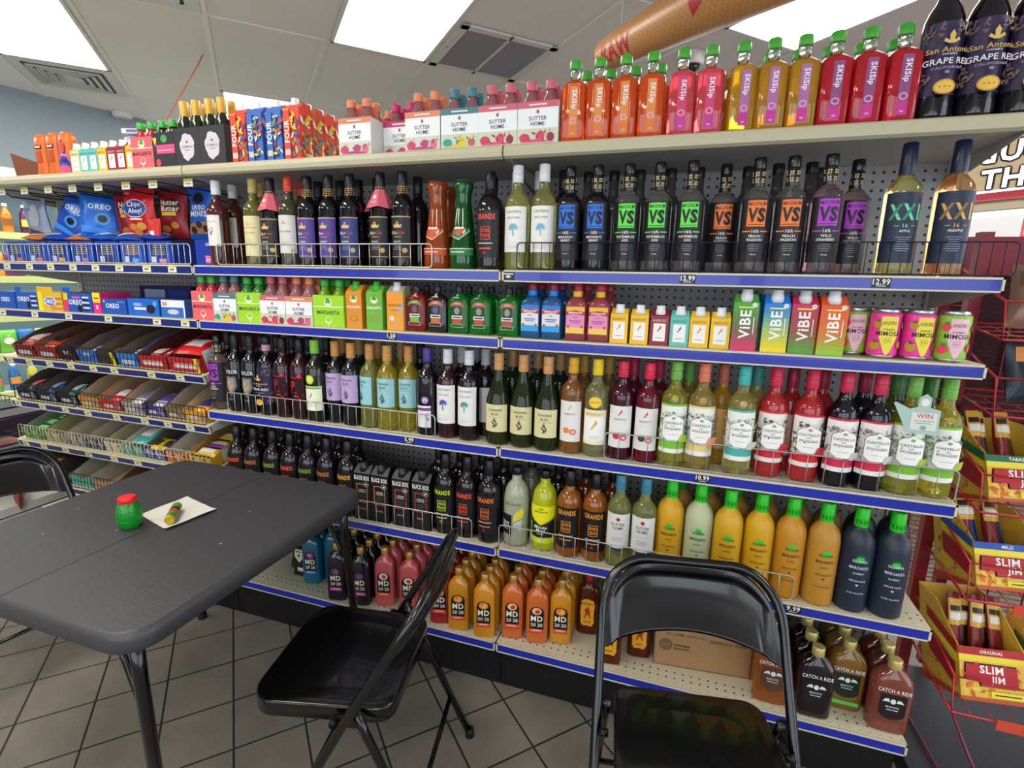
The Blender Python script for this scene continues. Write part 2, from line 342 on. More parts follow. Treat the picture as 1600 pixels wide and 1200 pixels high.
def grande(col, body=None):
    els = [('R', -.045, .035, .045, .172, '#16151b'), ('T', 'GRANDE', 0, .155, .0165, .062, col)]+frame_(-.0155, .088, .0155, .126, .0016, col)+[('T', 'SEVEN', 0, .1145, .0105, .026, col), ('T', 'TENTH', 0, .0995, .0105, .026, col), ('R', -.024, .076, .024, .0785, '#d6d3d0'), ('R', -.02, .0605, .02, .0645, col), ('T', '1L', 0, .05, .007, .01, col)]
    return bottle('liqueur_bottle', FAT, body or dark('#150c12'), [('cap', sleeve(.236, .287, .0165, 0, .0155), mat('#131218', .35))], [('label', els, cyl(.0413), .012)])
def minute(body, lemon): return bottle('liqueur_bottle', DOME, body, [('cap', sleeve(.245, .272, .0158, 0), mat('#101014', .35))],
    [('label', ([('P', [(-.05, .16), (.05, .16), (.05, .125), (0, .095), (-.05, .125)], '#e9e21f'), ('P', [(-.05, .05), (.05, .05), (.05, .118), (0, .092), (-.05, .118)], '#1b1d1b'), ('R', -.05, .03, .05, .05, '#c9dc2a'), ('T', 'LIME', 0, .150, .006, .02, '#3c5a16'), ('T', 'MARGARITA', 0, .140, .006, .045, '#3c5a16'), ('R', -.06, .05, -.035, .10, '#7fc43a')] if lemon else
     [('R', -.05, .045, -.002, .115, '#17191a'), ('P', [(.002, .09), (.035, .105), (.042, .13), (.03, .14), (.008, .12)], '#ddd23a'), ('P', [(.004, .075), (.03, .06), (.036, .10), (.006, .088)], '#b9c8cc'), ('T', 'PINA COLADA', 0, .152, .007, .06, '#4a5248')])
     +[('T', 'Minute', -.0 if lemon else -.025, .087, .011, .045 if lemon else .03, '#f0f0ee'), ('T', 'Maid', -.0 if lemon else -.025, .075, .011, .03, '#f0f0ee'), ('T', 'SPIKED', -.0 if lemon else -.025, .064, .005, .03, '#d8d8d4')]+([('T', '13.9%', 0, .04, .008, .03, '#efefef')] if lemon else []), cyl(.0434), .012)])
def gloria(bodyc, txt, sun='#2fbf3a'):
    els = [('P', [p for i in range(13) for p in ((.0035*math.cos(PI*i/12), .1605+.0035*math.sin(PI*i/12)), ((.019 if i % 2 else .014)*math.cos(PI*(i+.5)/12.5), .1605+(.021 if i % 2 else .016)*math.sin(PI*(i+.5)/12.5)))], sun), ('E', 0, .1605, .010, .008, sun), ('T', 'GLORIA', 0, .1555, .0075, .036, txt), ('T', 'MARGARITA', 0, .1365, .0085, .046, txt), ('T', 'BLUEBERRY' if txt != '#23301c' else 'GOLD', 0, .120, .005, .025, txt), ('T', '100% DE AGAVE', 0, .098, .005, .04, txt), ('P', [(-.004, .088), (.004, .088), (0, .082)], txt), ('T', '12.5% ALC/VOL', 0, .062, .0045, .042, txt)]
    p = [(0, .035), (.004, .039), (.014, .0405), (.19, .0405), (.21, .038), (.226, .0305), (.236, .022), (.245, .0165), (.288, .015)]
    bands = [('R', -.018+.009*i, .252, -.013+.009*i, .264, '#157a24') for i in range(4)]
    return bottle('liqueur_bottle', p, mat(bodyc, .42, 0, .12), [('cap', sleeve(.243, .298, .0172, 0, .0165), mat('#27c41f', .35))], [('label', els, cyl(.0408), .012), ('cap_print', bands, cyl(.0177), .006)])
def md(body, fruit, strip, crown_=False):
    els = [('P', [(-.0245, .043), (.0245, .043), (.0245, .125), (.018, .138), (0, .144), (-.018, .138), (-.0245, .125)], '#15131a'), ('T', 'MD', 0, .0985, .021, .040, '#f2ecd0'), ('T', '20', -.0115, .0745, .013, .018, '#f2ecd0'), ('T', '20', .0115, .0745, .013, .018, '#f2ecd0'), ('R', -.024, .045, .024, .059, strip), ('R', -.015, .052, .015, .0545, '#f5efe0'),
           ('E', 0, .127, .0165, .0135, fruit[0]), ('E', .002, .126, .009, .008, fruit[1]), ('E', -.004, .131, .004, .003, fruit[2])]
    return bottle('wine_flask', rr(.077, .05, .165, .04, .0115, 3.6, .232), body, [('cap', sleeve(.212, .238, .0135, 0), mat('#c9a350', .35, .6))], [('label', els, flat(-.0252), None)], 28)
def fireball():
    jag = [(.024*math.copysign(abs(math.cos(a))**.35, math.cos(a))*(1+.05*((i*7) % 3-1)), .088+.052*math.copysign(abs(math.sin(a))**.5, math.sin(a))*(1+.04*((i*5) % 3-1))) for i, a in enumerate([2*PI*j/28 for j in range(28)])]
    els = [('P', jag, '#e9a81f'), ('T', 'FIREBALL', 0, .123, .009, .043, '#2a1408'), ('P', [(-.004, .075), (0, .083), (.005, .075), (.009, .066), (.012, .068), (.008, .085), (.013, .10), (.006, .094), (.004, .104), (.007, .112), (0, .108), (-.006, .112), (-.004, .103), (-.012, .098), (-.006, .09), (-.009, .078), (-.012, .066), (-.008, .066)], '#b8281b'), ('R', -.012, .050, .012, .053, '#5a2a10')]
    return bottle('whisky_flask', rr(.078, .045, .165, .034, .012, 3.4, .222), glass('#7a2c0c', .6), [('cap', sleeve(.203, .23, .0145, 0), mat('#a01c1c', .4))], [('label', els, flat(-.0227), None)], 28)
def ride(body, shield, strip=None):
    W = '#e9e9ea'; els = [('T', 'CATCH A RIDE', 0, .137, .0115, .08, W), ('P', [(-.032, .062), (-.032, .125), (.032, .125), (.032, .062), (.02, .05), (0, .045), (-.02, .05)], shield), ('E', 0, .104, .0065, .008, W), ('P', [(-.008, .101), (-.011, .112), (-.02, .110), (-.026, .101), (-.016, .102)], W), ('P', [(.008, .101), (.011, .112), (.02, .110), (.026, .101), (.016, .102)], W), ('T', 'MOSCATO', 0, .086, .006, .032, W), ('R', -.014, .076, .014, .078, W)]
    if strip: els += [('R', -.036, .022, .036, .034, strip)]
    return bottle('wine_flask', rr(.098, .062, .15, .044, .0135, 4, .212), body, [('cap', sleeve(.192, .219, .0165, 0), mat('#cfc07a', .35, .5))], [('label', els, flat(-.0313), None)], 28)
def sksip(body, lab, txt='#ece6ee'):
    p = [(0, .031, .030, 7), (.004, .0335, .0325, 7), (.143, .0335, .0325, 7), (.147, .031, .030, 6), (.158, .019, .019, 3), (.162, .0135, .0135, 2)]
    nk = [(.1615, .0132, .0132, 2), (.196, .0128, .0128, 2)]
    els = [('R', -.0115, .012, .0115, .140, lab), ('R', -.0115, .012, .0115, .042, '#c2308f' if lab != '#d8853a' else '#d8721a'), ('T', 'SKISip', .0005, .106, .017, .075, txt, -90), ('E', 0, .052, .009, .008, '#dca0c8'), ('E', 0, .052, .006, .005, lab), ('T', '750', 0, .020, .004, .012, txt)]
    return bottle('juice_spirit_bottle', p, body, [('bottle_neck', nk, glass('#f2f4f2', .95)), ('cap', sleeve(.188, .212, .0160, 0, .0155), mat('#3f9e2f', .35))], [('label', els, flat(-.0328), None), ('embossed_panel', frame_(-.0155, .008, .0155, .144, .0008, body), lambda x, z, k: (x, -.0332-k, z), None)], 28)
def flask(body, top='#c0553f', mid='#8f8f88', low='#b8442f'):
    els = [('P', [(-.024, .083), (-.022, .094), (-.012, .101), (0, .103), (.012, .101), (.022, .094), (.024, .083), (.017, .088), (0, .0925), (-.017, .088)], top), ('T', 'APPLE', 0, .0955, .005, .022, '#e9e0d0'), ('R', -.015, .058, .015, .086, '#2a2c2c'), ('E', 0, .073, .0095, .011, mid), ('R', -.018, .047, .018, .058, '#d5d2c4'), ('R', -.014, .0505, .014, .0545, '#3a3430'), ('R', -.016, .032, .016, .046, low)]+frame_(-.021, .021, .021, .031, .001, '#d9d4c8')
    return bottle('schnapps_flask', rr(.074, .038, .103, .024, .0095, 3.6, .142), body, [('cap', sleeve(.13, .15, .0118, 0), mat('#22242a', .35))], [('label', els, flat(-.0192), None)], 28)
def smirn(body, top, mid, low, cap, txt):
    els = [('R', -.027, .022, .027, .098, mid), ('R', -.027, .088, .027, .10, top), ('P', [(-.028, .075), (-.028, .086), (0, .09), (.028, .086), (.028, .075), (0, .079)], '#b3202c'), ('T', 'SMIRNOFF', 0, .0825, .0065, .048, '#f1ecea'), ('T', 'ICE', 0, .070, .006, .014, txt), ('R', -.018, .0575, .018, .0605, txt), ('R', -.014, .052, .014, .0545, txt), ('R', -.027, .022, .027, .040, low), ('E', -.02, .042, .004, .004, '#c8323c'), ('E', .02, .042, .004, .004, '#c8323c')]
    p = rr(.063, .055, .105, .026, .012, 5, .147)
    return bottle('cooler_bottle', p, body, [('neck_band', sleeve(.128, .146, .0138, 0), mat(top, .4)), ('cap', sleeve(.146, .168, .0155, 0), mat(cap, .35))], [('label', els, flat(-.0277), None)], 28)
def carafe(body, tint, lab): return bottle('wine_carafe', CARAFE, body, [('stopper', sleeve(.247, .266, .0285, 0), mat('#5c5a62', .3, 0, .5))],
    [('label', [('P', [(-.034, .10), (-.03, .16), (.0, .175), (.03, .15), (.034, .115), (0, .088)], '#e8d9c0'), ('P', [(-.032, .102), (-.028, .157), (.0, .171), (.028, .147), (.032, .117), (0, .091)], lab), ('P', [(-.026, .112), (-.02, .15), (.004, .157), (.022, .13), (0, .10)], '#d84a2c'), ('R', -.016, .134, .018, .141, '#f0e7dc'), ('R', -.018, .121, .014, .128, '#f0e7dc')], taper(lambda z: .0385-(z-.09)*.165), .01), ('lower_band', [('R', -.05, .042, .05, .064, lab), ('R', -.05, .061, .05, .063, '#e8d9c0'), ('R', -.03, .0505, .02, .0535, '#f0e7dc')], cyl(.0438), .011)])
# ---- cartons, cans and packs
def carton_box(mb, w, d, h, m, fold=0):
    """gable carton: slanted front top"""
    a, b = w/2, d/2
    if not fold: return mb.box(-a, -b, 0, a, b, h, m)
    vs = [(-a, -b, 0), (a, -b, 0), (a, b, 0), (-a, b, 0), (-a, -b, h-fold), (a, -b, h-fold), (a, b, h), (-a, b, h), (-a*.9, -b*.1, h), (a*.9, -b*.1, h)]
    return mb.add(vs, [(0, 3, 2, 1), (0, 1, 5, 4), (1, 2, 6, 9, 5), (2, 3, 7, 6), (3, 0, 4, 8, 7), (4, 5, 9, 8), (8, 9, 6, 7)], m)
def carton(name, w, d, h, body, els, cap='#e8e8ea', fold=.022, cr=.012, sideels=()):
    root = empty(name); mb = MB(); carton_box(mb, w, d, h, mat(body, .4), fold); mb.build('carton_body', root)
    mb = decal(MB(), els, flat(-d/2)); 
    if sideels: decal(mb, sideels, lambda x, z, k: (w/2+k, x, z))
    mb.build('print', root)
    MB().loft([(h-fold*.8, cr*1.25, cr*1.1, 2, 0, -d*.20), (h+.000, cr*1.1, cr*1.1, 2, 0, -d*.14), (h+.001, cr, cr, 2, 0, -d*.14), (h+.012, cr, cr, 2, 0, -d*.14), (h+.0125, cr*.9, cr*.9, 2, 0, -d*.14)], mat(cap, .4), 18).build('cap', root)
    return root
def small_barefoot(c, fc, txt='#8a6a10'): return carton('wine_carton', .050, .04, .099, c, [('R', -.0165, .012, .0165, .062, '#ecebe6'), ('T', 'BAREFOOT', 0, .070, .007, .038, txt)]+foot(0, .046, .0075, fc)+[('R', -.01, .021, .01, .0225, '#7a7a76')], fold=.016, cr=.0118)
def vibe(c1, c2, c3):
    w, h = .062, .150; els = []; n = 10; a, b, c = (lin(k) for k in (c1, c2, c3))
    def hexc(t):
        t *= 2; p, q_ = ((int(c1[1+2*i:3+2*i], 16) for i in range(3)), (int(c2[1+2*i:3+2*i], 16) for i in range(3))) if t < 1 else ((int(c2[1+2*i:3+2*i], 16) for i in range(3)), (int(c3[1+2*i:3+2*i], 16) for i in range(3)))
        t = t if t < 1 else t-1; return '#%02x%02x%02x' % tuple(int(x+(y-x)*t) for x, y in zip(p, q_))
    for i in range(n): els.append(('R', -w/2, (h-.022)*i/n, w/2, (h-.022)*(i+1)/n, hexc(i/(n-1))))
    els += [('T', 'ViBE', .000, .070, .027, .078, '#f2efe8', 90), ('R', .020, .045, .022, .09, '#f2efe8'), ('R', -.018, .1135, .018, .117, '#e9e24a'), ('E', .02, .122, .006, .006, '#e9ead8'), ('T', '14%', .02, .122, .003, .009, '#5a6a3a')]
    return carton('cocktail_carton', w, .058, h, c3, els, fold=.026, cr=.0135)
def four(c, c2='#e0b62c'):
    els = leaves(-.024, .01, .026, .15, 46, [c2, '#c8442c', '#3f7f8a', c2, '#e8e0c8', '#2a4a8a'], .0135, len(c)+ord(c[2])); els = [('R', -.029, 0, .029, .165, c)]+els+[('R', -.028, 0, -.004, .15, c), ('T', 'FOUR', -.016, .085, .019, .105, '#efece4', 90), ('R', -.026, .012, -.006, .03, '#c9c4bc')]
    return carton('cocktail_carton', .060, .060, .178, c, els, fold=.028, sideels=leaves(-.024, .012, .024, .138, 46, [c2, '#d8442c', '#3f7f8a', '#e8e0c8'], .014, 3))
def margc(c, top='#44b83a', word='MARGARITA'): return carton('cocktail_carton', .062, .055, .146, c, [('E', 0, .098, .014, .012, '#e6e2b8'), ('P', [(-.012, .098), (0, .115), (.012, .098)], '#3f8f3a'), ('T', word, 0, .072, .009, .055, '#f0ece0'), ('E', 0, .035, .017, .012, '#a58a3a'), ('E', 0, .035, .010, .008, c)], top, fold=.026)
def can(c, c2, fr, leaf):
    root = empty('drink_can'); al = mat('#b9bcc0', .3, .9)
    MB().loft([(.008, .0325, .0325, 2), (.012, .033, .033, 2), (.108, .033, .033, 2), (.113, .031, .031, 2)], mat(c, .3), 28).build('can_body', root)
    MB().loft([(0, .024), (.003, .026), (.008, .0325)], al, 28).build('can_base', root); MB().loft([(.1125, .0312), (.120, .027), (.1225, .027)], al, 28).build('can_lid', root)
    els = [('P', [(-.018, .105), (.018, .105), (.020, .055), (.006, .016), (0, .008), (-.006, .016), (-.020, .055)], c2), ('T', 'ANDRE', 0, .089, .0085, .03, '#6a6258'), ('T', 'STRAWBERRY' if fr == '#e0405a' else 'PINEAPPLE', 0, .073, .0035, .026, '#2a2426'), ('T', 'MIMOSA', 0, .063, .0115, .054, '#1c1a20'), ('E', 0, .045, .0075, .0075, '#4a4648'), ('E', 0, .045, .0068, .0068, c2), ('T', '15%', 0, .045, .004, .009, '#3a3638')]
    for x, z, s in ((-.026, .085, .010), (-.027, .032, .012), (.030, .036, .010), (.036, .082, .008)):
        els += [('E', x, z, s, s*.95, fr)]+[('P', [(x+s*(.2*j-.2), z+s*.6), (x+s*(.45*j-.3), z+s*1.5), (x+s*(.2*j+.1), z+s*.7)], leaf) for j in range(3)]
    decal(MB(), els, cyl(.0332), .010).build('label', root); return root
def pack(w, d, h, front, els, capc, liquid, name='bottle_pack', nb=2, hb=.158, handle=None, cf=.85):
    root = empty(name); MB().box(-w/2, -d/2, 0, w/2, d/2, h, mat(front, .55)).build('carrier_box', root, bev=.001)
    decal(MB(), els, flat(-d/2)).build('print', root)
    p = [(0, .024), (.004, .027), (hb*.62, .027), (hb*.70, .021), (hb*.78, .0135), (hb*.88, .012)]
    for sx in ([-1, 1] if nb == 2 else [0]):
        for sy in (-1, 1):
            b = MB().loft(p, liquid, 16).build('small_bottle', root, (sx*w*.24, sy*d*.22, .004)); MB().loft(sleeve(hb*cf, hb, .0145, 0, .0145), mat(capc, .4), 16).build('cap', b)
    if handle: MB().box(-w*.45, -.001, h, w*.45, .001, h+.042, mat(handle, .6)).build('carrier_handle', root)
    return root
def sutterpack(band, seed, w=.118, h=.108):
    cols = {1: ['#c8386a', '#b23a7a', '#d86a8a'], 2: ['#2f9a98', '#d8c23a', '#7a8a3a', '#c8506a'], 3: ['#c83a5a', '#d8486a', '#8a2a4a']}[seed]
    els = [('R', -w/2, h-.017, w/2, h, band), ('R', -w/2, .032, w/2, h-.017, '#e6e8ea'), ('R', -w/2, 0, w/2, .038, '#c9cdb4'), ('R', -.026, h-.0105, .026, h-.0065, '#e6dcd8'), ('E', 0, h-.027, .004, .0055, '#a04a4a'), ('T', 'SUTTER', 0, h-.044, .0105, .052, '#3c3f46'), ('T', 'HOME', 0, h-.058, .0105, .042, '#3c3f46')]
    els += [('E', -.038, .014, .015, .012, cols[0]), ('E', .008, .017, .013, .012, cols[1]), ('E', .038, .014, .011, .012, cols[-1]), ('P', [(-.055, .002), (-.01, .01), (.05, .002)], cols[1 % len(cols)])]+leaves(-w/2+.008, .006, w/2-.008, .03, 14, cols, .006, seed)
    return pack(w, .11, h, '#dcdcda', els, band, glass('#b07a80', .5), handle=band, hb=.163)
def margpack(bg, txt, w=.108, h=.108, capc='#3aa845', liq='#d04a52'):
    els = [('R', -w/2, .068, w/2, .071, '#e3e6c0'), ('E', 0, .084, .016, .014, '#dfe6b8'), ('P', [(-.012, .082), (-.006, .096), (0, .101), (.006, .096), (.012, .082)], '#3f9a4a'), ('T', 'MARGARITA', 0, .050, .0135, .092, txt), ('E', 0, .024, .014, .013, '#e6e6c8'), ('E', 0, .026, .011, .009, bg), ('R', -.0015, 0, .0015, .015, '#e6e6c8')]
    return pack(w, .10, h, bg, els, capc, glass(liq, .5))
def lamarca(): 
    w, h = .115, .125; blob = [(.033*math.cos(a)*(1+.06*((i*3) % 4-1.5)), .062+.045*math.sin(a)*(1+.05*((i*5) % 4-1.5))) for i, a in enumerate([2*PI*j/20 for j in range(20)])]
    return pack(w, .10, h, '#2a2b33', [('P', blob, '#c9c4cc'), ('E', 0, .078, .004, .005, '#5a5660'), ('T', 'LA MARCA', 0, .062, .008, .05, '#4a4650'), ('R', -.014, .050, .014, .052, '#6a6670')], '#d0a238', dark('#1a2a1c'), hb=.215, cf=.66)
def blackbox(c):
    els = [('T', 'BLACK BOX', 0, .163, .017, .064, '#e2e0de')]+frame_(-.023, .068, .023, .14, .0022, c)+[('E', .018, .140, .0115, .009, '#a8a098'), ('E', .018, .140, .0095, .007, '#1a1a1e'), ('P', [(.012, .138), (.02, .144), (.024, .14), (.018, .136)], '#d8d4cc'), ('T', 'CABERNET', 0, .117, .005, .03, '#e6e2de'), ('T', 'SAUVIGNON', 0, .110, .005, .03, '#e6e2de')]+smalltext(0, .10, .03, 4, '#6a6560')+[('T', '500 ML', 0, .045, .007, .028, '#c8a050')]
    return carton('wine_carton', .070, .062, .205, '#17161a', els, '#1a1a1e', fold=.024, cr=.014)
def orange_bottle(front=False):
    p = [(0, .033, .022, 2.6), (.004, .035, .024, 2.6), (.03, .031, .022, 2.4), (.05, .030, .022, 2.4), (.12, .034, .024, 2.6), (.145, .032, .022, 2.6), (.158, .024, .016, 2.4)]
    els = [('E', -.005, .098, .024, .030, '#5a2a6a'), ('E', -.005, .098, .018, .023, '#c8482a')] if front else [('R', -.022, .10, .022, .116, '#2a2220'), ('R', -.015, .105, .015, .111, '#e8e0d8'), ('R', -.018, .05, .018, .092, '#b84a20')]
    if front: els += [e for k, (c, r0) in enumerate((('#e070c0', .052), ('#2a3a9a', .046), ('#1c2050', .038), ('#3a4ac0', .030), ('#e05070', .022))) for e in [('P', [(-.032, .0), (.032, .0), (.032, r0*.9), (.018, r0*1.4), (-.012, r0*1.5), (-.030, r0*1.1)], c)]]
    return bottle('punch_bottle', p, mat('#e0702a', .3, 0, .15), [], [('label', els, lambda x, z, k: (x, -.0245-k+abs(x)*.15, z), .01)], 24)
def gold_filler(): pass
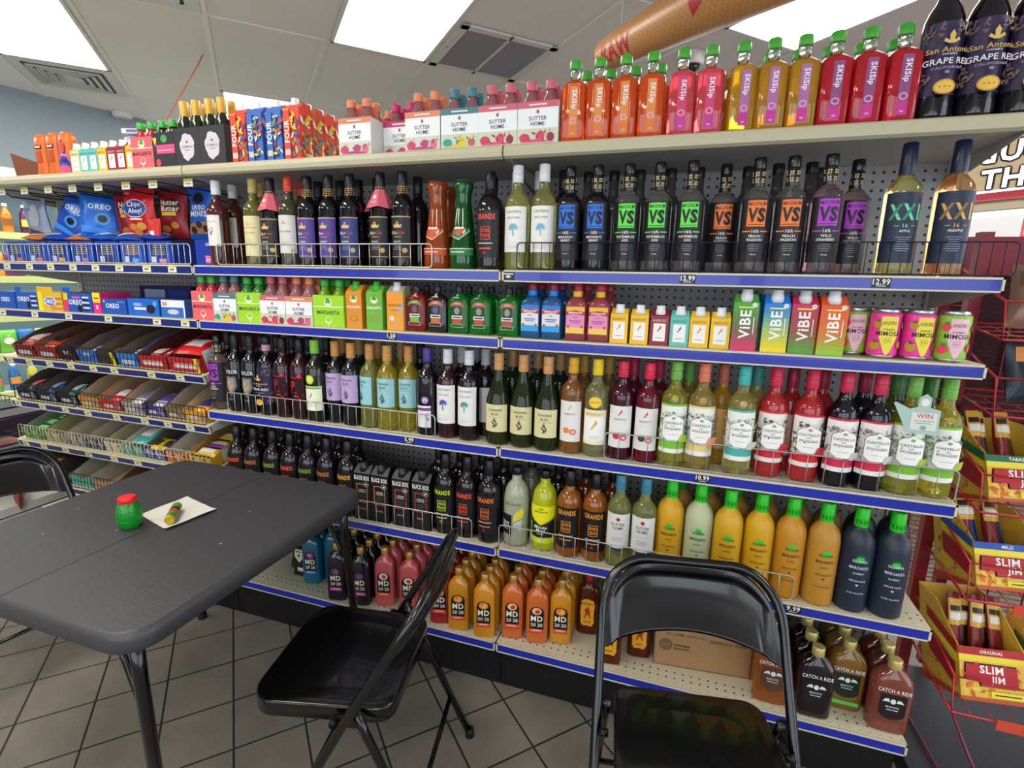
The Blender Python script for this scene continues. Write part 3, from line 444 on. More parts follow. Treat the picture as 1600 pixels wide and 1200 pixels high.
ROWS = {
 'T': [('orange1', -2.016, -.645), ('orange1', -1.944, -.645), ('orange2', -1.871, -.645), ('sb_cream', -1.810, -.645), ('sb_teal', -1.759, -.645), ('sb_teal', -1.708, -.645), ('sb_yellow', -1.657, -.645), ('sb_burg', -1.606, -.645), ('sb_burg', -1.556, -.645), ('sb_yellow', -1.505, -.645), ('mp_pink', -1.424, -.630), ('mp_black', -1.315, -.630), ('lam', -1.202, -.630), ('lam', -1.085, -.630), ('four_r', -.968, -.645), ('four_b', -.898, -.645), ('four_b', -.818, -.645), ('four_r', -.746, -.645), ('su_peach', -.500, -.629), ('su_peach2', -.500, -.500), ('su_mag', -.380, -.560), ('su_peach', -.261, -.629), ('su_teal', -.141, -.629), ('su_pink', -.022, -.629), ('su_pink', .098, -.629), ('sk_or', .192, -.645), ('sk_or', .260, -.645), ('sk_or', .329, -.645), ('sk_or', .399, -.645), ('sk_pk', .475, -.645), ('sk_pk', .543, -.645), ('sk_ye', .618, -.645), ('sk_ye', .687, -.645), ('sk_ye', .755, -.645), ('sk_re', .823, -.645), ('sk_re', .891, -.645), ('sk_re', .960, -.645), ('gr_big', 1.034, -.635), ('gr_big', 1.115, -.635), ('gr_big', 1.195, -.635), ('four_s', -.746, -.583), ('four_s2', -.746, -.521), ('four_s', -.746, -.459), ('four_s3', -.746, -.397)],
 'Tb': [('gr_big', 1.160, -.500), ('gr_big', 1.241, -.500), ('sk_b_or', .208, -.560), ('sk_b_or', .276, -.560), ('sk_b_or', .345, -.560), ('sk_b_or', .413, -.560), ('sk_b_re', .825, -.560), ('sk_b_re', .895, -.560), ('sk_b_re', .965, -.560), ('sk_b_ye', .688, -.560), ('sk_b_ye', .756, -.560), ('orange1b', -1.995, -.580), ('mp_b', -1.508, -.520), ('mp_b', -1.428, -.520)],
 '2': [('w_rose', -1.126, -.645), ('w_rose', -1.137, -.560), ('w_cream', -.957, -.645), ('st_blkT', -.882, -.645), ('w_white', -.803, -.645), ('st_pur', -.724, -.645), ('st_pur', -.638, -.645), ('st_blue', -.553, -.645), ('st_blkT', -.438, -.645), ('st_blk', -.356, -.645), ('car_o', -.238, -.635), ('car_g', -.148, -.635), ('gr_red', -.056, -.643), ('pal_w', .032, -.645), ('pal_w', .113, -.645), ('vs_bl', .190, -.645), ('vs_bl', .269, -.645), ('vs_gr', .356, -.645), ('vs_gr', .438, -.645), ('vs_gr', .522, -.645), ('vs_or', .608, -.586), ('vs_or', .684, -.645), ('vs_or', .763, -.645), ('vs_pu', .846, -.645), ('vs_pu', .923, -.570), ('xx_g', 1.006, -.645), ('xx_o', 1.108, -.645)],
 '2b': [('w_cream', -.997, -.560), ('w_white', -.821, -.560), ('b_blk', -.746, -.560), ('b_blk', -.654, -.560), ('b_blk', -.579, -.560), ('st_blkTb', -.503, -.560), ('b_blk', -.347, -.560), ('car_o', -.248, -.540), ('gr_redb', -.080, -.559), ('pal_wb', -.000, -.560), ('pal_wb', .075, -.560), ('vs_b', .226, -.560), ('vs_b', .302, -.560), ('vs_b', .377, -.560), ('vs_b', .463, -.560), ('vs_b', .539, -.555), ('vs_b', .667, -.539), ('vs_b', .739, -.560), ('vs_b', .819, -.560), ('vs_b', .854, -.480), ('b_blk', .151, -.560)],
 '3': [('mp_pinkS', -1.202, -.630), ('su_tealS', -1.091, -.629), ('mp_greenS', -.981, -.630), ('su_pinkS', -.870, -.629), ('su_peachS', -.756, -.629), ('mp_green', -.636, -.630), ('mc_or', -.537, -.645), ('mc_gr', -.457, -.645), ('mc_ow', -.379, -.645), ('fl_red', -.310, -.645), ('fl_dark', -.234, -.645), ('fl_green', -.158, -.645), ('fl_green', -.083, -.645), ('fl_green', .011, -.645), ('sm_bl', .087, -.645), ('sm_bl', .152, -.645), ('sm_pk', .226, -.645), ('sm_pk', .294, -.645), ('sb_yellow', .354, -.645), ('sb_yellow', .411, -.645), ('sb_burg', .467, -.645), ('sb_teal', .521, -.645), ('sb_yellow', .573, -.645), ('sb_yellow', .627, -.645), ('vi_gp', .686, -.645), ('vi_by', .760, -.645), ('vi_pg', .827, -.635), ('vi_og', .891, -.645), ('can_g', .956, -.606), ('can_p', 1.013, -.645), ('can_p2', 1.085, -.644), ('can_g', 1.153, -.651)],
 '3b': [('fl_redb', -.313, -.570), ('fl_greenb', -.156, -.570), ('fl_greenb', -.075, -.570), ('fl_greenb', .019, -.570), ('sm_blb', .095, -.570), ('sm_blb', .161, -.570), ('sm_pkb', .241, -.570), ('sm_pkb', .308, -.570), ('vi_byb', .747, -.570), ('can_pb', 1.010, -.564), ('can_pb', 1.082, -.570)],
 '4': [('vs_pu', -1.194, -.640), ('tay', -1.106, -.640), ('tay', -1.031, -.640), ('gr_sm', -.955, -.640), ('low', -.880, -.640), ('low2', -.804, -.638), ('bf_green', -.729, -.647), ('bl_lav', -.657, -.626), ('bl_lav', -.582, -.638), ('bl_cy', -.507, -.634), ('bl_cyy', -.432, -.642), ('bl_cyy', -.360, -.620), ('purp', -.278, -.640), ('pal_rb', -.202, -.640), ('pal_rt', -.125, -.640), ('bl_cr', -.021, -.640), ('bl_cr', .062, -.639), ('bl_cr', .144, -.643), ('ff_pe', .223, -.639), ('bf_yel', .298, -.640), ('ff_st', .374, -.640), ('ff_wm', .450, -.640), ('ca_gr', .525, -.647), ('ca_pe', .600, -.646), ('ca_te', .704, -.647), ('ca_re', .787, -.626), ('ca_re', .875, -.630), ('ca_bk', .953, -.640), ('ca_bk', 1.029, -.640), ('ca_gr', 1.104, -.635), ('ca_gr', 1.180, -.630)],
 '4b': [('b_dk', -1.225, -.560), ('b_dk', -1.134, -.560), ('b_dk', -1.054, -.560), ('b_dk', -.978, -.560), ('b_dk', -.903, -.560), ('b_dk', -.827, -.562), ('b_dk', -.753, -.548), ('b_tan', -.678, -.553), ('b_tan', -.602, -.555), ('b_tany', -.522, -.555), ('b_tany', -.430, -.550), ('b_dk', -.354, -.545), ('pal_b', -.186, -.560), ('pal_b', -.094, -.570), ('b_wh', -.158, -.490), ('b_tan', -.000, -.555), ('b_tan', .087, -.555), ('b_tan', .164, -.560), ('b_tanw', .243, -.565), ('b_tanw', .322, -.560), ('b_pink', .398, -.560), ('b_pink', .474, -.560), ('b_green', .561, -.565), ('b_sal', .657, -.565), ('b_tealb', .749, -.561), ('ca_redb', .842, -.555), ('ca_redb', .922, -.540), ('b_pink2', 1.019, -.550), ('b_greenc', 1.095, -.550), ('b_greenc', 1.171, -.550)],
 '5': [('gd_red', -1.132, -.643), ('gd_amb', -1.047, -.643), ('gd_gr', -.953, -.643), ('gd_red', -.870, -.643), ('gd_gr', -.786, -.643), ('gd_amb', -.701, -.643), ('gd_yel', -.609, -.643), ('bb_or', -.531, -.645), ('bb_or', -.458, -.645), ('bb_rd', -.372, -.645), ('bb_rd', -.292, -.645), ('gd_lime', -.214, -.635), ('gd_red', -.131, -.635), ('gd_orn', -.048, -.643), ('mm_clr', .046, -.630), ('mm_lem', .143, -.625), ('gd_ora', .228, -.635), ('gd_ora', .311, -.632), ('su_w', .389, -.647), ('su_w', .465, -.647), ('gl_y', .541, -.629), ('gl_p', .624, -.632), ('gl_y', .705, -.643), ('gl_y', .788, -.639), ('gl_y2', .870, -.639), ('gl_a', .953, -.643), ('gl_k', 1.035, -.643), ('gl_k', 1.118, -.643)],
 '5b': [('gdb', -1.182, -.555), ('gdb', -1.086, -.555), ('gdb', -.986, -.555), ('gdb', -.899, -.555), ('gdb', -.804, -.555), ('gdb', -.713, -.555), ('gdb', -.630, -.555), ('gdb', -.277, -.555), ('gdb', -.193, -.554), ('gdb', -.109, -.554), ('gdb', -.026, -.555), ('b_clear', .074, -.547), ('gdb', .169, -.544), ('gdb_a', .265, -.545), ('gdb_a', .354, -.550), ('gl_yb', .569, -.545), ('gl_yb', .652, -.545), ('gl_yb', .734, -.545), ('gl_yb', .817, -.545), ('gl_yb', .900, -.545), ('gl_ab', .982, -.545), ('gl_kb', 1.065, -.545), ('gl_kb', 1.147, -.545)],
 'B': [('md_teal', -.837, -.598), ('md_blk', -.669, -.659), ('md_blk', -.564, -.655), ('md_pink', -.477, -.625), ('md_pink', -.373, -.620), ('md_red', -.233, -.645), ('md_yel', -.154, -.655), ('md_yel', -.054, -.659), ('md_or', .042, -.630), ('md_or', .130, -.625), ('md_yel', .209, -.600), ('fire', .290, -.520), ('fire', .385, -.640), ('fire', .476, -.575), ('ri_am', .872, -.630), ('ri_dk', .982, -.645), ('ri_gr', 1.078, -.582), ('ri_ro', 1.177, -.630)],
 'Bb': [('md_teal', -.854, -.539), ('md_teal', -.854, -.479), ('md_teal', -.837, -.421), ('md_blk', -.669, -.602), ('md_blk', -.669, -.544), ('md_blk', -.669, -.486), ('md_blk', -.564, -.597), ('md_blk', -.564, -.539), ('md_blk', -.564, -.481), ('md_pink', -.477, -.567), ('md_pink', -.477, -.509), ('md_pink', -.477, -.451), ('md_pink', -.373, -.562), ('md_pink', -.373, -.504), ('md_pink', -.373, -.446), ('md_red', -.233, -.587), ('md_red', -.233, -.529), ('md_red', -.232, -.471), ('md_yel', -.153, -.597), ('md_yel', -.153, -.539), ('md_yel', -.153, -.481), ('md_yel', -.054, -.607), ('md_yel', -.054, -.556), ('md_yel', -.054, -.504), ('md_or', .042, -.572), ('md_or', .042, -.514), ('md_or', .042, -.456), ('md_or', .129, -.567), ('md_or', .129, -.509), ('md_or', .129, -.451), ('md_yel', .209, -.542), ('md_yel', .209, -.484), ('md_yel', .208, -.426), ('ri_am', .872, -.560), ('ri_am', .872, -.490), ('ri_dk', .978, -.575), ('ri_dk', .981, -.505), ('ri_gr', 1.081, -.515), ('ri_gr', 1.083, -.445), ('ri_ro', 1.182, -.560), ('ri_ro', 1.183, -.490), ('md_teal', -.775, -.547), ('md_teal', -.775, -.488)],
}

def plainb(prof, body, cap, fz=.243, top=.298, r=.0158, name='wine_bottle', lab=None):
    return bottle(name, prof, body, [('cap', sleeve(fz, top, r, 0), mat(cap, .4))] if cap else [], [('label', [('R', -.038, .05, .038, .17, lab)], cyl(.0374), .012)] if lab else [], 20)
G_W = lambda c, t=.8: glass(c, t)
OR, RED_, PK, YE = mat('#f2600f', .06, 0, .55, 0, .3), mat('#d8182e', .06, 0, .5, 0, .3), mat('#e8505a', .06, 0, .55, 0, .3), mat('#d8a21a', .06, 0, .6, 0, .3)
MDC = lambda c: mat(c, .08, 0, .15, 0, .4)
LG = 'liqueur bottle'; WB = 'wine bottle'
K = {
 'orange1': (lambda: orange_bottle(), 'orange sleeved bottle with dark name band', 'bottle'), 'orange2': (lambda: orange_bottle(True), 'orange bottle with swirling purple print', 'bottle'), 'orange1b': (lambda: orange_bottle(), 'orange bottle behind the swirly one', 'bottle'),
 'sb_cream': (lambda: small_barefoot('#d8cf9a', '#d9a92a'), 'small cream wine carton with footprint', 'carton'), 'sb_teal': (lambda: small_barefoot('#5fb9b0', '#2f7f86', '#3a7a74'), 'small teal wine carton with footprint', 'carton'),
 'sb_yellow': (lambda: small_barefoot('#e8b818', '#d9902a'), 'small yellow wine carton with footprint', 'carton'), 'sb_burg': (lambda: small_barefoot('#8a1f2e', '#b8203a', '#d8b8b0'), 'small burgundy wine carton with footprint', 'carton'),
 'mp_pink': (lambda: margpack('#e0606a', '#4a2026'), 'pink margarita carrier with green capped bottles', 'bottle pack'), 'mp_black': (lambda: pack(.108, .10, .118, '#26272e', [('R', -.035, .045, .054, .075, '#d8487a'), ('R', -.03, .055, .045, .058, '#f0c0d0'), ('E', .005, .095, .015, .013, '#3f9a4a'), ('P', [(-.05, .10), (-.03, .10), (-.038, .07)], '#d8c23a'), ('E', -.03, .015, .012, .013, '#c8404a')], '#3aa845', dark('#2a1014')), 'black and pink carrier with green caps', 'bottle pack'),
 'mp_b': (lambda: bottle('small_bottle', scale_prof(rr(.05, .05, .11, .03, .012, 2), 1.15), glass('#b04a50', .5), [('cap', sleeve(.165, .19, .0165, 0), mat('#3aa845', .4))]), 'small pink bottle with green cap behind carriers', 'bottle'),
 'lam': (lamarca, 'black carrier with pale blob and gold tops', 'bottle pack'),
 'four_r': (lambda: four('#d8402c'), 'red collage carton with FOUR lettering', 'carton'), 'four_b': (lambda: four('#3566b8'), 'blue collage carton with FOUR lettering', 'carton'), 'four_s': (lambda: four('#c8502a'), 'rust collage carton in the receding row', 'carton'), 'four_s2': (lambda: four('#d8402b'), 'red collage carton in the receding row', 'carton'), 'four_s3': (lambda: four('#3566b7'), 'blue collage carton in the receding row', 'carton'),
 'su_peach': (lambda: sutterpack('#d9805e', 1), 'white carrier with peach band and caps', 'bottle pack'), 'su_peach2': (lambda: sutterpack('#d8805f', 1), 'peach banded carrier set further back', 'bottle pack'), 'su_mag': (lambda: sutterpack('#c02a6a', 1), 'magenta banded carrier set further back', 'bottle pack'), 'su_teal': (lambda: sutterpack('#3f7a86', 2), 'white carrier with teal band and caps', 'bottle pack'), 'su_pink': (lambda: sutterpack('#c8616e', 3), 'white carrier with pink band and berries', 'bottle pack'),
 'sk_or': (lambda: sksip(OR, '#d8853a'), 'bright orange faceted bottle with green cap', 'bottle'), 'sk_pk': (lambda: sksip(PK, '#c83a68'), 'coral pink faceted bottle with green cap', 'bottle'), 'sk_ye': (lambda: sksip(YE, '#a8689a'), 'golden yellow faceted bottle with green cap', 'bottle'), 'sk_re': (lambda: sksip(RED_, '#8a4a78'), 'bright red faceted bottle with green cap', 'bottle'),
 'sk_b_or': (lambda: sksip(OR, '#d8853a'), 'orange faceted bottle in rear row', 'bottle'), 'sk_b_ye': (lambda: sksip(YE, '#a8689a'), 'yellow faceted bottle in rear row', 'bottle'), 'sk_b_re': (lambda: sksip(RED_, '#8a4a78'), 'red faceted bottle in rear row', 'bottle'),
 'gr_big': (lambda: grape(), 'large dark bottle with ornate purple label', WB), 'gr_sm': (lambda: grape(1, False), 'black bottle with ornate purple label', WB),
 'w_rose': (lambda: winelab('#dcd9d2', [('R', -.02, .155, .02, .157, '#8a8680')]+cluster(.0, .12, .02, '#b0808a', 10, 2), mat('#5a2a26', .06, 0, .4, 0, .3), '#d4d6da', hw=.034, z0=.07, z1=.178), 'rose wine bottle with white cap', WB),
 'w_cream': (lambda: winelab('#d9cfa0', [('R', -.03, .13, .03, .133, '#b8a468'), ('T', 'STELLA', -.012, .115, .007, .024, '#a89458'), ('T', 'ROSA', .014, .115, .007, .02, '#c08a6a')]+crown(0, .14, .008, '#c9b878')+smalltext(0, .09, .04, 3, '#b0a070'), mat('#7a7a38', .06, 0, .55, 0, .3), '#a8905a', z0=.035, z1=.172), 'green wine bottle with cream label', WB),
 'w_white': (lambda: winelab('#d3d1cb', [('T', 'STELLA', -.012, .118, .007, .024, '#a09a90'), ('T', 'ROSA', .014, .118, .007, .02, '#b86a70')]+crown(0, .142, .008, '#b8b0a0')+smalltext(0, .09, .04, 3, '#a8a49c')+[('E', .028, .052, .007, .009, '#b8a060')], mat('#4a4a34', .06, 0, .4, 0, .3), '#c43a24', z0=.045, z1=.172), 'dark wine bottle with orange-red foil', WB),
 'st_pur': (lambda: stella('#4f3a8c'), 'dark wine bottle with crowned purple label', WB), 'st_blue': (lambda: stella('#2a3878'), 'dark wine bottle with crowned navy label', WB), 'st_blk': (lambda: stella('#1d1b20'), 'dark wine bottle with crowned black label', WB), 'st_blkT': (lambda: stella('#1d1b20', True), 'black-labelled wine bottle with pink collar', WB), 'st_blkTb': (lambda: stella('#1d1b20', True), 'pink collared bottle in the rear row', WB),
 'car_o': (lambda: carafe(mat('#a84a14', .06, 0, .35, 0, .3), 'x', '#c8502a'), 'amber wine carafe with slanted label', 'carafe'), 'car_g': (lambda: carafe(mat('#0c5a20', .06, 0, .35, 0, .3), 'x', '#1f7a3a'), 'green wine carafe with slanted label', 'carafe'),
 'gr_red': (lambda: grande('#f0502a'), 'dark bottle with red GRANDE lettering', LG), 'gr_redb': (lambda: plainb(FAT, dark('#150c12'), '#131218', .236, .287, .0165, 'liqueur_bottle'), 'dark unlettered bottle in rear row', LG),
 'pal_w': (lambda: santerra(glass('#f0eea0', .9), '#6fb0cf'), 'pale wine bottle with blue palm label', WB), 'pal_wb': (lambda: plainb(WINE, glass('#b8b86a', .7), '#c9c9d0'), 'white capped wine bottle in rear row', WB),
 'vs_bl': (lambda: vs('#1f6fe0', ('MIDNIGHT', 'BERRY'), dark('#0e1018')), 'black liqueur bottle with blue label', LG), 'vs_gr': (lambda: vs('#5fe04a', ('WATERMELON', 'KISS'), glass('#d8d0ca', .92)), 'clear liqueur bottle with lime green label', LG), 'vs_or': (lambda: vs('#f07a28', ('PEACH', 'PASSION'), glass('#d8ccc6', .92)), 'clear liqueur bottle with orange label', LG), 'vs_pu': (lambda: vs('#b030c8', ('WILD', 'STRAWBERRY'), glass('#c8a8ac', .9)), 'liqueur bottle with magenta label', LG),
 'vs_b': (lambda: plainb(LIQ, glass('#5a5458', .6), '#101015', .262, .29, .0148, 'liqueur_bottle'), 'black capped liqueur bottle in rear row', LG),
 'xx_g': (lambda: xxi('#6fd0a0', '#2f8a68', 'APPLE', glass('#f0ec9a', .92)), 'pale green bottle with navy XXI label', LG), 'xx_o': (lambda: xxi('#d8a85a', '#8a6a3a', 'PINEAPPLE', glass('#f4c080', .88)), 'peach-gold bottle with navy XXI label', LG),
 'b_blk': (lambda: plainb(WINE, dark('#0b0b10'), '#14141a'), 'plain black wine bottle in rear row', WB),
 'mp_pinkS': (lambda: margpack('#e0616a', '#5a2026'), 'pink margarita carrier with green caps', 'bottle pack'), 'mp_greenS': (lambda: margpack('#9ad02a', '#1f4a34', liq='#4a9a4a'), 'lime margarita carrier beside teal banded one', 'bottle pack'), 'mp_green': (lambda: margpack('#9bd02a', '#1f4a34', .125, .108, liq='#8ac030'), 'wide lime margarita carrier beside gold carton', 'bottle pack'),
 'su_tealS': (lambda: sutterpack('#3f7a85', 2, .108, .10), 'teal banded white carrier with green caps', 'bottle pack'), 'su_pinkS': (lambda: sutterpack('#c8616d', 3, .112, .10), 'pink banded white carrier with berries', 'bottle pack'), 'su_peachS': (lambda: sutterpack('#d9805d', 1, .112, .10), 'peach banded white carrier with wine glasses', 'bottle pack'),
 'mc_or': (lambda: margc('#d88a2a'), 'copper orange margarita carton with green cap', 'carton'), 'mc_gr': (lambda: margc('#6ab03a'), 'metallic green margarita carton with green cap', 'carton'), 'mc_ow': (lambda: carton('wine_carton', .062, .05, .146, '#b8a888', [('P', [(-.031, 0), (.0, 0), (-.005, .03), (.012, .05), (-.002, .075), (.031, .09), (.031, .124), (-.031, .124)], '#e8962a'), ('P', [(.004, 0), (.031, 0), (.031, .07), (.01, .06)], '#e8962a'), ('T', 'BOTA BOX', 0, .083, .009, .05, '#5a3a1a'), ('R', -.015, .065, .015, .068, '#c8502a'), ('E', -.012, .04, .009, .009, '#ddd5c4')], '#e6e6e6'), 'orange and tan wine carton with white cap', 'carton'),
 'fl_red': (lambda: flask(glass('#a82a20', .6), '#5a9a3a', '#8a4a6a', '#6ab03a'), 'red schnapps flask with green crest', 'flask bottle'), 'fl_dark': (lambda: flask(dark('#1a1214'), '#c8623a', '#5a5a8a', '#c8623a'), 'near-black schnapps flask with orange crest', 'flask bottle'), 'fl_green': (lambda: flask(glass('#1f9a34', .7)), 'green schnapps flask with red crest', 'flask bottle'),
 'fl_redb': (lambda: plainb(rr(.074, .038, .103, .024, .0095, 3.6, .142), glass('#8a2a20', .5), '#22242a', .13, .15, .0118, 'schnapps_flask'), 'red flask in rear row', 'flask bottle'), 'fl_greenb': (lambda: plainb(rr(.074, .038, .103, .024, .0095, 3.6, .142), glass('#1f9a34', .6), '#22242a', .13, .15, .0118, 'schnapps_flask'), 'green flask in rear row', 'flask bottle'),
 'sm_bl': (lambda: smirn(glass('#3a78b8', .6), '#1f7ad0', '#dcd8dc', '#2a9ad8', '#8a1a30', '#3a68a8'), 'square blue drink bottle with red cap', 'bottle'), 'sm_pk': (lambda: smirn(glass('#c8606a', .6), '#e8b42a', '#e08ab8', '#e8c45a', '#a01a38', '#a84a8a'), 'square pink drink bottle with yellow neck', 'bottle'),
 'sm_blb': (lambda: plainb(rr(.062, .05, .105, .026, .012, 5, .15), glass('#3a78b8', .6), '#8a1a30', .146, .168, .0155, 'cooler_bottle'), 'blue drink bottle in rear row', 'bottle'), 'sm_pkb': (lambda: plainb(rr(.062, .05, .105, .026, .012, 5, .15), glass('#c8606a', .6), '#a01a38', .146, .168, .0155, 'cooler_bottle'), 'pink drink bottle in rear row', 'bottle'),
 'vi_gp': (lambda: vibe('#d0306a', '#6a6a40', '#4fa03a'), 'green to pink VIBE carton', 'carton'), 'vi_by': (lambda: vibe('#e8d020', '#9ab870', '#1f7ad8'), 'blue to yellow VIBE carton', 'carton'), 'vi_pg': (lambda: vibe('#5aa03a', '#a05048', '#c83058'), 'crimson to green VIBE carton', 'carton'), 'vi_og': (lambda: vibe('#8ac030', '#d8702a', '#e0582a'), 'orange to lime VIBE carton', 'carton'), 'vi_byb': (lambda: vibe('#e8d021', '#9ab870', '#1f7ad8'), 'blue yellow VIBE carton in rear row', 'carton'),
 'can_g': (lambda: can('#8ab83a', '#e8b8cc', '#e0405a', '#3a7a2a'), 'lime green mimosa can with strawberries', 'can'), 'can_p': (lambda: can('#e83a9a', '#e8d83a', '#b8902a', '#2f5a3a'), 'magenta mimosa can facing forward', 'can'), 'can_p2': (lambda: can('#e83a9b', '#e8d83a', '#b8902a', '#2f5a3a'), 'magenta mimosa can beside the rightmost can', 'can'), 'can_pb': (lambda: can('#e83a9a', '#e8d83a', '#b8902a', '#2f5a3a'), 'magenta mimosa can in rear row', 'can'),
 'tay': (taylor, 'black port bottle with silver crest', WB), 'low': (lambda: redlow('#c8283a'), 'dark bottle with small red LO print', WB), 'low2': (lambda: redlow('#e02a35'), 'dark bottle covered in red scrawl', WB), 'bf_green': (barefoot_green, 'green foil bottle with round yellow badge', WB), 'purp': (purplebar, 'dark bottle with purple foil, low label', WB),
 'bl_lav': (lambda: bliss(dark('#0f1016'), '#b9a0cc', '#c98f4a', WINE, .085, .185, .0373), 'dark wine bottle with lavender grape label', WB), 'bl_cy': (lambda: bliss(glass('#b8b860', .75), '#93c9cf', '#c98f4a', WINE, .085, .185, .0373), 'olive bottle with turned cyan label', WB), 'bl_cyy': (lambda: bliss(mat('#c9b82a', .05, 0, .7, 0, .3), '#93c9cf', '#c98f4a', WINE, .085, .185, .0373), 'yellow wine bottle with cyan grape label', WB), 'bl_cr': (lambda: bliss(glass('#2f3a1a', .5), '#d8cf9c', '#c9925a', BURG, .045, .135, .0409), 'sloping green bottle with cream grape label', WB),
 'pal_rb': (lambda: santerra(dark('#2a0f18'), '#3f4aa8'), 'red wine bottle with navy palm label', WB), 'pal_rt': (lambda: santerra(dark('#150f18'), '#3f9a9a'), 'red wine bottle with teal palm label', WB), 'pal_b': (lambda: plainb(WINE, dark('#1a1018'), '#b8b8c4', lab='#d8d6d2'), 'white labelled bottle behind the palm bottles', WB), 'b_wh': (lambda: plainb(WINE, dark('#1a1018'), '#8a8a98'), 'grey capped bottle deep behind palm bottles', WB),
 'ff_pe': (lambda: fruitfoot(mat('#b87a3a', .05, 0, .7, 0, .3), '#d8a01f', '#e08a2a', '#c8582a', '#d8a92c'), 'amber bottle, white label, peach print', WB), 'bf_yel': (barefoot_yellow, 'clear bottle with bright yellow cap, badge', WB), 'ff_st': (lambda: fruitfoot(dark('#3a0a1c'), '#d0284a', '#d8323a', '#d8323a', '#c82a4a'), 'crimson bottle, white label, strawberry print', WB), 'ff_wm': (lambda: fruitfoot(mat('#6a0a24', .05, 0, .3, 0, .3), '#d9284a', '#3a4a2a', '#e04a4a', '#c82a4a'), 'crimson bottle, white label, melon print', WB),
 'ca_gr': (lambda: castello((0, glass('#e6e060', .85), '#c8c87a'), '#6fae4a', '#79c02f', ('#a8c03a', ['#5a8a4a', '#7fa85a'])), 'castle-crest bottle with green foil', WB), 'ca_pe': (lambda: castello((0, glass('#f0d27a', .85), '#d8c48a'), '#d9745e', '#e8d080', ('#e09068', ['#5a5a6a', '#8a9a8a']), 2), 'castle-crest bottle with salmon foil', WB), 'ca_te': (lambda: castello((0, glass('#f4e690', .88), '#d8d09a'), '#3fb0a8', '#4ab0a4', ('#c8c4b8', ['#9aa09a', '#b8bcb4']), 3), 'castle-crest bottle with turquoise foil', WB), 'ca_re': (lambda: castello((0, mat('#d83a3a', .05, 0, .55, 0, .3), '#e07a70'), '#d02a50', '#d8202e', ('#d02a2a', ['#2f5a3a', '#5a2a34']), 4, '#b06a6a'), 'castle-crest rose bottle with red foil', WB), 'ca_bk': (lambda: castello((0, dark('#0d0e16'), '#3a3c48'), '#c8284e', '#d02848', ('#c8c4c0', ['#6a6668', '#8a8688']), 5, '#a05060'), 'castle-crest black bottle with crimson foil', WB), 'ca_redb': (lambda: plainb(WINE, mat('#b82a30', .05, 0, .4, 0, .3), '#a02448', lab='#d8b8b0'), 'rose bottle in rear row', WB),
 'b_dk': (lambda: plainb(WINE, dark('#100c12'), '#15131a'), 'plain dark wine bottle in rear row', WB), 'b_tan': (lambda: plainb(WINE, glass('#1c2a1c', .4), '#a87c4a'), 'tan foil dark bottle in rear row', WB), 'b_tany': (lambda: plainb(WINE, glass('#a89a2a', .7), '#a87c4a'), 'tan foil yellow bottle in rear row', WB), 'b_tanw': (lambda: plainb(WINE, glass('#9a7a4a', .7), '#a88438'), 'gold foil clear bottle in rear row', WB), 'b_pink': (lambda: plainb(WINE, dark('#4a1020'), '#a82448'), 'crimson foil bottle in rear row', WB), 'b_pink2': (lambda: plainb(WINE, dark('#14121c'), '#a8244a'), 'crimson foil black bottle in rear row', WB), 'b_green': (lambda: plainb(WINE, glass('#8a8a3a', .6), '#5a9a40'), 'green foil yellowish bottle in rear row', WB), 'b_greenc': (lambda: plainb(WINE, glass('#6a7a4a', .6), '#4f8a40'), 'green foil dark bottle in rear row', WB), 'b_sal': (lambda: plainb(WINE, glass('#c89a3a', .6), '#b8604e', lab='#c8a060'), 'salmon foil bottle in rear row', WB), 'b_tealb': (lambda: plainb(WINE, glass('#b8a85a', .6), '#3a9088'), 'turquoise foil bottle in rear row', WB),
 'gd_red': (lambda: grande('#f0502b'), 'black bottle with orange-red GRANDE lettering', LG), 'gd_amb': (lambda: grande('#c8742a'), 'black bottle with copper GRANDE lettering', LG), 'gd_gr': (lambda: grande('#8aa83a'), 'black bottle with olive GRANDE lettering', LG), 'gd_yel': (lambda: grande('#e0a82a'), 'black bottle with gold GRANDE lettering', LG), 'gd_lime': (lambda: grande('#c8dc28'), 'black bottle with lime GRANDE lettering', LG), 'gd_orn': (lambda: grande('#e8762a'), 'black bottle with orange GRANDE lettering', LG), 'gd_ora': (lambda: grande('#e8922a', mat('#a8601c', .06, 0, .4, 0, .3)), 'amber bottle with orange GRANDE lettering', LG), 'gdb': (lambda: plainb(FAT, dark('#140c10'), '#131218', .236, .287, .0165, 'liqueur_bottle'), 'dark unlettered bottle in rear row', LG), 'gdb_a': (lambda: plainb(FAT, dark('#4a2410'), '#131218', .236, .287, .0165, 'liqueur_bottle'), 'amber unlettered bottle in rear row', LG), 'b_clear': (lambda: plainb(DOME, glass('#8a8a7a', .6), '#101014', .245, .272, .0158, 'liqueur_bottle'), 'clear domed bottle in rear row', LG),
 'bb_or': (lambda: blackbox('#e0842a'), 'black wine carton with orange frame', 'carton'), 'bb_rd': (lambda: blackbox('#e0403a'), 'black wine carton with red frame', 'carton'),
 'mm_clr': (lambda: minute(mat('#c4c8ac', .15, 0, .4, 0, .3), False), 'cloudy clear domed bottle, pineapple label', LG), 'mm_lem': (lambda: minute(mat('#d4d820', .1, 0, .4, 0, .3), True), 'yellow domed bottle with black label', LG),
